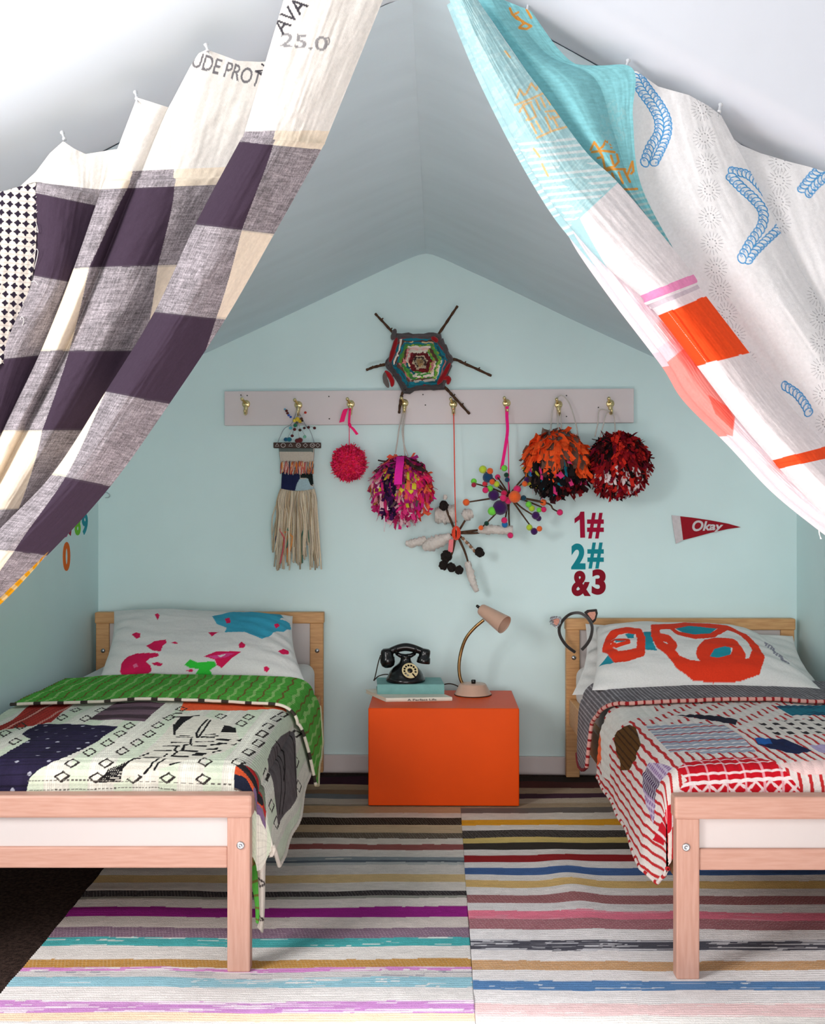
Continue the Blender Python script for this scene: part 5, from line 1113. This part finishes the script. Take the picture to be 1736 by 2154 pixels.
# ---- right curtain
RC = thing('curtain', PX(1600, 900, 1.72), 'right curtain of teal, white and orange cloth with blue rope print', 'curtain', 'curtains at the mouth of the nook')
L1 = [(936,-24),(1000,130),(1080,290),(1150,410),(1200,478),(1270,556),(1347,622),(1357,640),(1379,657),(1466,770),(1550,880),(1625,968),(1640,986),(1720,1070),(1810,1150)]
R1 = [(990,-24),(1072,100),(1150,206),(1232,318),(1300,384),(1385,484),(1459,577),(1468,597),(1479,614),(1577,742),(1660,850),(1742,938),(1758,960),(1810,1010),(1880,1080)]
A1 = Band(L1, R1, 1.68, 1.62, 0.045, 1000, 130, bump1, ext=0.0, seed=23)
x, y = A1.px[..., 0], A1.px[..., 1]; T, Sx = A1.TT, A1.S
pt = Paint(x, y, (236, 230, 232)); Tw = T+0.05*fbm(Sx*4, T*2, 3)
def rows(lo, hi, c): pt.C[((Tw >= lo) & (Tw < hi)).ravel()] = c
rows(-1, 4.0, (176, 218, 224)); cy_mask = (Tw < 4+1.1*np.clip(1-Sx*5, 0, 1)).ravel(); pt.C[cy_mask] = (176, 218, 224)
st = (fbm(Sx*6+T*0.3, T*30, 9, 3) > 0.06) & (Tw < 4); pt.C[st.ravel()] = (192, 228, 232)
ws = (np.abs(((y+x*0.1)/14.0) % 1-0.5) < 0.2) & (y > 290) & (Tw < 3.97) & (fbm(x/60, y/20, 6) > -0.1); pt.C[ws.ravel()] = (224, 236, 238)
rows(6, 7, (240, 150, 196)); rows(7, 8, (212, 200, 210)); 
pt.C[(np.abs(Tw-7) < 0.22).ravel()] = (242, 234, 236); pt.C[(np.abs(Tw-8) < 0.14).ravel()] = (242, 232, 236)
rows(8.1, 9, (250, 84, 36)); rows(11, 12, (248, 84, 40))
k = (Tw > 8.1) & (Tw < 9) & (np.abs(Sx-0.28-0.02*np.sin(T*4)) < 0.02); pt.C[k.ravel()] = (214, 58, 20)
k = (Tw > 8.1) & (Tw < 9) & (np.abs(Sx-0.20) < 0.006) & (np.sin(T*240) > -0.2); pt.C[k.ravel()] = (250, 214, 196)
GOLD = (238, 200, 146)
z2 = lambda L_: [(868+a/2, b/2) for a, b in L_]
for L_ in ([(440,412),(452,376),(468,400),(480,392),(500,350),(522,378),(530,350),(548,372)], [(432,442),(500,415),(560,388)], [(450,470),(470,440),(500,430)], [(465,445),(490,495),(480,505)], [(490,505),(520,490),(500,440)], [(520,420),(535,460)], [(540,410),(558,450)], [(560,400),(580,440)], [(560,470),(600,465),(620,490),(580,500),(570,480)], [(500,520),(520,560)], [(520,510),(545,555)], [(560,495),(580,545)], [(590,490),(610,530)], [(610,480),(640,470),(650,500)], [(524,580),(590,550),(668,528)], [(510,625),(535,660)], [(545,690),(570,740)], [(390,215),(410,240)]): pt.line(z2(L_), 4.5, GOLD)
C_ = pt.out()*(1+0.06*fbm(Sx*30, y/6.0, 4))[..., None]
itA = [(A1.P, A1.pad(C_))]
# paler inner strip along the leading edge
A0 = Band([(1196,470),(1226,522),(1300,626),(1402,760),(1450,836),(1546,932),(1640,1032),(1740,1114),(1830,1180)], [(1262,480),(1320,560),(1390,640),(1470,740),(1512,800),(1590,900),(1690,1000),(1790,1090),(1880,1150)], 1.705, 1.66, 0.02, 640, 90, bump1, ext=0.0, seed=29)
pt = Paint(A0.px[..., 0], A0.px[..., 1], (238, 226, 232)); Tq = A0.TT
pt.poly([(1380,735),(1455,690),(1510,790),(1548,868),(1542,918),(1500,905),(1440,850)], (240, 150, 142)); pt.poly([(1380,735),(1440,695),(1455,720),(1400,765)], (240, 206, 216)); pt.poly([(1490,830),(1530,855),(1545,880),(1542,905),(1505,870)], (244, 106, 92)); pt.poly([(1415,650),(1440,640),(1455,690),(1440,720),(1425,700)], (236, 170, 200))
itA.append((A0.P, A0.pad(pt.out())))
merge('leading_edge_panel', itA, M['curt'], RC, 'leading edge pieced from pale aqua, white, pink and orange cloth')
# darker teal fold behind
A2 = Band([(985,-30),(1060,80),(1140,195),(1232,318),(1300,384),(1400,510)], [(1110,20),(1200,130),(1318,145),(1326,250),(1345,385),(1420,530)], 1.735, 1.70, 0.035, 560, 200, lambda S: np.sin(np.pi*np.clip(S/0.62, 0, 1)**0.9), ext=0.06, curl=False, seed=41)
pt = Paint(A2.px[..., 0], A2.px[..., 1], (138, 204, 212)); x, y = A2.px[..., 0], A2.px[..., 1]
st = fbm(x/12, y/3.0, 4, 2); pt.C = (pt.C.reshape(x.shape+(3,))*(1+0.16*st)[..., None]).reshape(-1, 3)
for L_ in ([(410,35),(420,60),(440,80),(465,90)], [(430,60),(445,52)], [(450,115),(470,95),(500,110),(480,122),(450,118)], [(440,70),(470,100)], [(480,40),(500,75)], [(750,630),(765,598),(785,628),(800,618),(815,590),(838,620)], [(755,640),(800,634),(850,640)], [(780,665),(800,660),(810,710),(850,700),(868,680),(860,650)], [(835,655),(845,690)], [(800,660),(790,640)], [(805,720),(840,712),(895,712)], [(840,730),(858,780)], [(868,725),(885,770)], [(890,715),(915,765)], [(868,798),(945,795)], [(905,735),(925,680),(930,720),(920,730)]): pt.line(z2(L_), 5.0, (226, 158, 74))
k = (((x-868)*2 > 790) & ((x-868)*2 < 905) & (y*2 > 420) & (y*2 < 620) & (fbm(x/4.5, y/5.0, 8, 2) > 0.04) & (np.hypot(((x-868)*2-845)/60, (y*2-520)/100) < 1)).ravel(); pt.C[k] = (150, 206, 212)
k = ((y*2 > 800) & (np.abs(((y*2+(x-868)*0.4)/26) % 1-0.5) < 0.2)).ravel(); pt.C[k] = (186, 214, 214)
merge('teal_panel', [(A2.P, pt.out())], M['curt'], RC, 'teal cloth with gold block print')
# white eyelet cloth with blue ropes
BLUE = (78, 156, 214)
def strand(pt, L_, width, pitch, flip=1):
    path = smooth_path(L_, 200); seg = np.concatenate([[0], np.cumsum(np.linalg.norm(np.diff(path, axis=0), axis=1))]); n = int(seg[-1]/pitch)
    for i in range(n+1):
        d = min(i*pitch, seg[-1]-1); c = np.array([np.interp(d, seg, path[:,0]), np.interp(d, seg, path[:,1])]); e = np.array([np.interp(d+2, seg, path[:,0]), np.interp(d+2, seg, path[:,1])])-np.array([np.interp(d-2, seg, path[:,0]), np.interp(d-2, seg, path[:,1])]); a = math.atan2(e[1], e[0])+flip*0.9
        ca, sa = math.cos(a), math.sin(a); E = [(c[0]+width*0.62*math.cos(s)*ca-pitch*0.8*math.sin(s)*sa, c[1]+width*0.62*math.cos(s)*sa+pitch*0.8*math.sin(s)*ca) for s in np.linspace(0, 2*math.pi, 16)]
        pt.poly(E, (232, 236, 240)); pt.line(E, 2.5, BLUE)
        for h in (-0.25, 0.0): pt.line([(c[0]-width*0.5*ca-h*pitch*sa, c[1]-width*0.5*sa+h*pitch*ca), (c[0]-width*0.12*ca-h*pitch*sa, c[1]-width*0.12*sa+h*pitch*ca)], 1.5, BLUE)
def eyelets(pt, pts, r):
    for (x, y) in pts:
        for k in range(18):
            a = 2*math.pi*k/18; pt.line([(x+r*0.62*math.cos(a), y+r*0.62*math.sin(a)), (x+r*math.cos(a), y+r*math.sin(a))], 1.3, (186, 186, 190))
        for k in range(9):
            a = 2*math.pi*k/9; pt.poly([(x+r*0.38*math.cos(a)+1.5*math.cos(b_), y+r*0.38*math.sin(a)+1.5*math.sin(b_)) for b_ in np.linspace(0, 6.28, 7)], (150, 150, 154))
A3 = Band([(1304,150),(1330,368),(1420,545),(1560,745),(1690,940),(1800,1110)], [(1518,238),(1585,372),(1680,560),(1790,735),(1900,900),(2000,1030)], 1.755, 1.70, 0.04, 950, 330, lambda S: np.sin(np.pi*np.clip(S, 0, 1)**1.5), top=[(1304,148),(1340,150),(1385,182),(1450,200),(1490,222),(1514,240),(1540,262)], ext=0.0, curl=False, seed=51)
# the right rim of this fold turns back
k = 10; bk = np.stack([A3.P[:, -1]+np.array([-0.012*math.sin(u_*math.pi*0.9), 0.045*u_, 0]) for u_ in np.linspace(0.1, 1, k)], 1); A3.P = np.concatenate([A3.P, bk], 1)
pt = Paint(A3.px[..., 0], A3.px[..., 1], (236, 236, 238))
eyelets(pt, smooth_path([(1478,230),(1482,290),(1488,345),(1492,400),(1494,458),(1498,512),(1506,565),(1515,610),(1528,660),(1545,705),(1568,760),(1590,810),(1615,860)], 13), 24)
eyelets(pt, smooth_path([(1722,620),(1728,670),(1728,720),(1730,775),(1734,830),(1740,890)], 6), 24)
strand(pt, z2([(960,330),(1000,385),(1040,440),(1070,500),(1072,560),(1050,620),(1015,690)]), 15, 9.5, 1); strand(pt, z2([(935,325),(965,385),(1005,440),(1035,500),(1035,560),(1000,620),(975,690)]), 17, 10, -1)
strand(pt, z2([(1345,720),(1410,735),(1460,780),(1505,840),(1550,910),(1540,960),(1490,1010),(1440,1060),(1405,1108)]), 15, 9.5, 1); strand(pt, z2([(1342,745),(1385,790),(1440,840),(1475,890),(1470,950),(1430,1010),(1400,1060),(1380,1100)]), 18, 10.5, -1)
strand(pt, [(1652,812),(1678,830),(1698,858),(1702,872)], 16, 9.5, 1)
C_ = pt.out()*(1+0.03*fbm(A3.px[..., 0]/14, A3.px[..., 1]/14, 5))[..., None]; C_ = np.concatenate([C_, np.repeat(C_[:, -1:], k, 1)], 1)
A4 = Band([(1495,235),(1560,400),(1650,600),(1760,800)], [(1830,420),(1880,560),(1940,740),(2010,900)], 1.79, 1.75, 0.03, 480, 260, lambda S: np.sin(np.pi*np.clip(S, 0, 1)), top=[(1495,225),(1530,282),(1560,305),(1600,322),(1660,340),(1700,350),(1740,362),(1790,402),(1830,420)], ext=0.0, curl=False, seed=57)
pt = Paint(A4.px[..., 0], A4.px[..., 1], (236, 236, 238))
eyelets(pt, [(1642,338),(1640,380),(1638,425),(1640,470)], 25)
strand(pt, z2([(1640,795),(1670,755),(1705,720),(1760,690)]), 16, 9.5, 1); strand(pt, z2([(1668,812),(1700,775),(1740,745),(1790,720)]), 16, 9.5, -1)
merge('eyelet_panel', [(A3.P, C_), (A4.P, pt.out())], M['curt'], RC, 'white eyelet cloth printed with blue ropes')
mb = MB(); p = PX(1722,1100,1.655)
for k in range(3): mb.tube(smooth_path([p, p+[0.001,0,-0.01-0.003*k], p+[0.003+0.001*k,0,-0.024]], 8), 0.0005, 5)
mb.build('loose_thread', M['sheet'], RC)

# ------------------------------------------------------------------ push pins along the opening
M['pin'] = mat('clear_push_pin_plastic', (232, 236, 240), 0.15, spec=0.6, trans=0.35)
def pin(px0, px1, D0, D1, label):
    a, b = PX(*px0, D0), PX(*px1, D1); d = b-a; L_ = np.linalg.norm(d); d /= L_
    t = thing('push_pin', a, label, 'pin', 'clear push pins holding the curtains')
    k_ = 0.0075/L_*L_
    mb = MB(); mb.lathe([(0,0.0),(0.0036,0.0),(0.0038,0.0014),(0.0030,0.0022),(0.0020,0.006),(0.0024,L_*0.55),(0.0034,L_*0.62),(0.0034,L_*0.68),(0,L_*0.7)], a, d, 16); mb.build('grip', M['pin'], t)
    mb = MB(); mb.tube([a+d*L_*0.68, b+d*0.004], 0.0007, 6); mb.build('needle', M['steel'], t)
pin((131,279), (138,300), 1.795, 1.765, 'leftmost clear push pin holding the left curtain')
pin((285,194), (290,215), 1.772, 1.735, 'clear push pin at the second peak of the left curtain')
pin((433,93), (440,114), 1.722, 1.72, 'clear push pin above the stencilled letters of the left curtain')
pin((1112,8), (1104,44), 1.75, 1.735, 'clear push pin at the top of the teal cloth')
pin((1322,127), (1314,152), 1.76, 1.745, 'clear push pin where teal cloth meets the white eyelet cloth')
pin((1516,220), (1511,244), 1.765, 1.75, 'clear push pin above the white eyelet cloth')
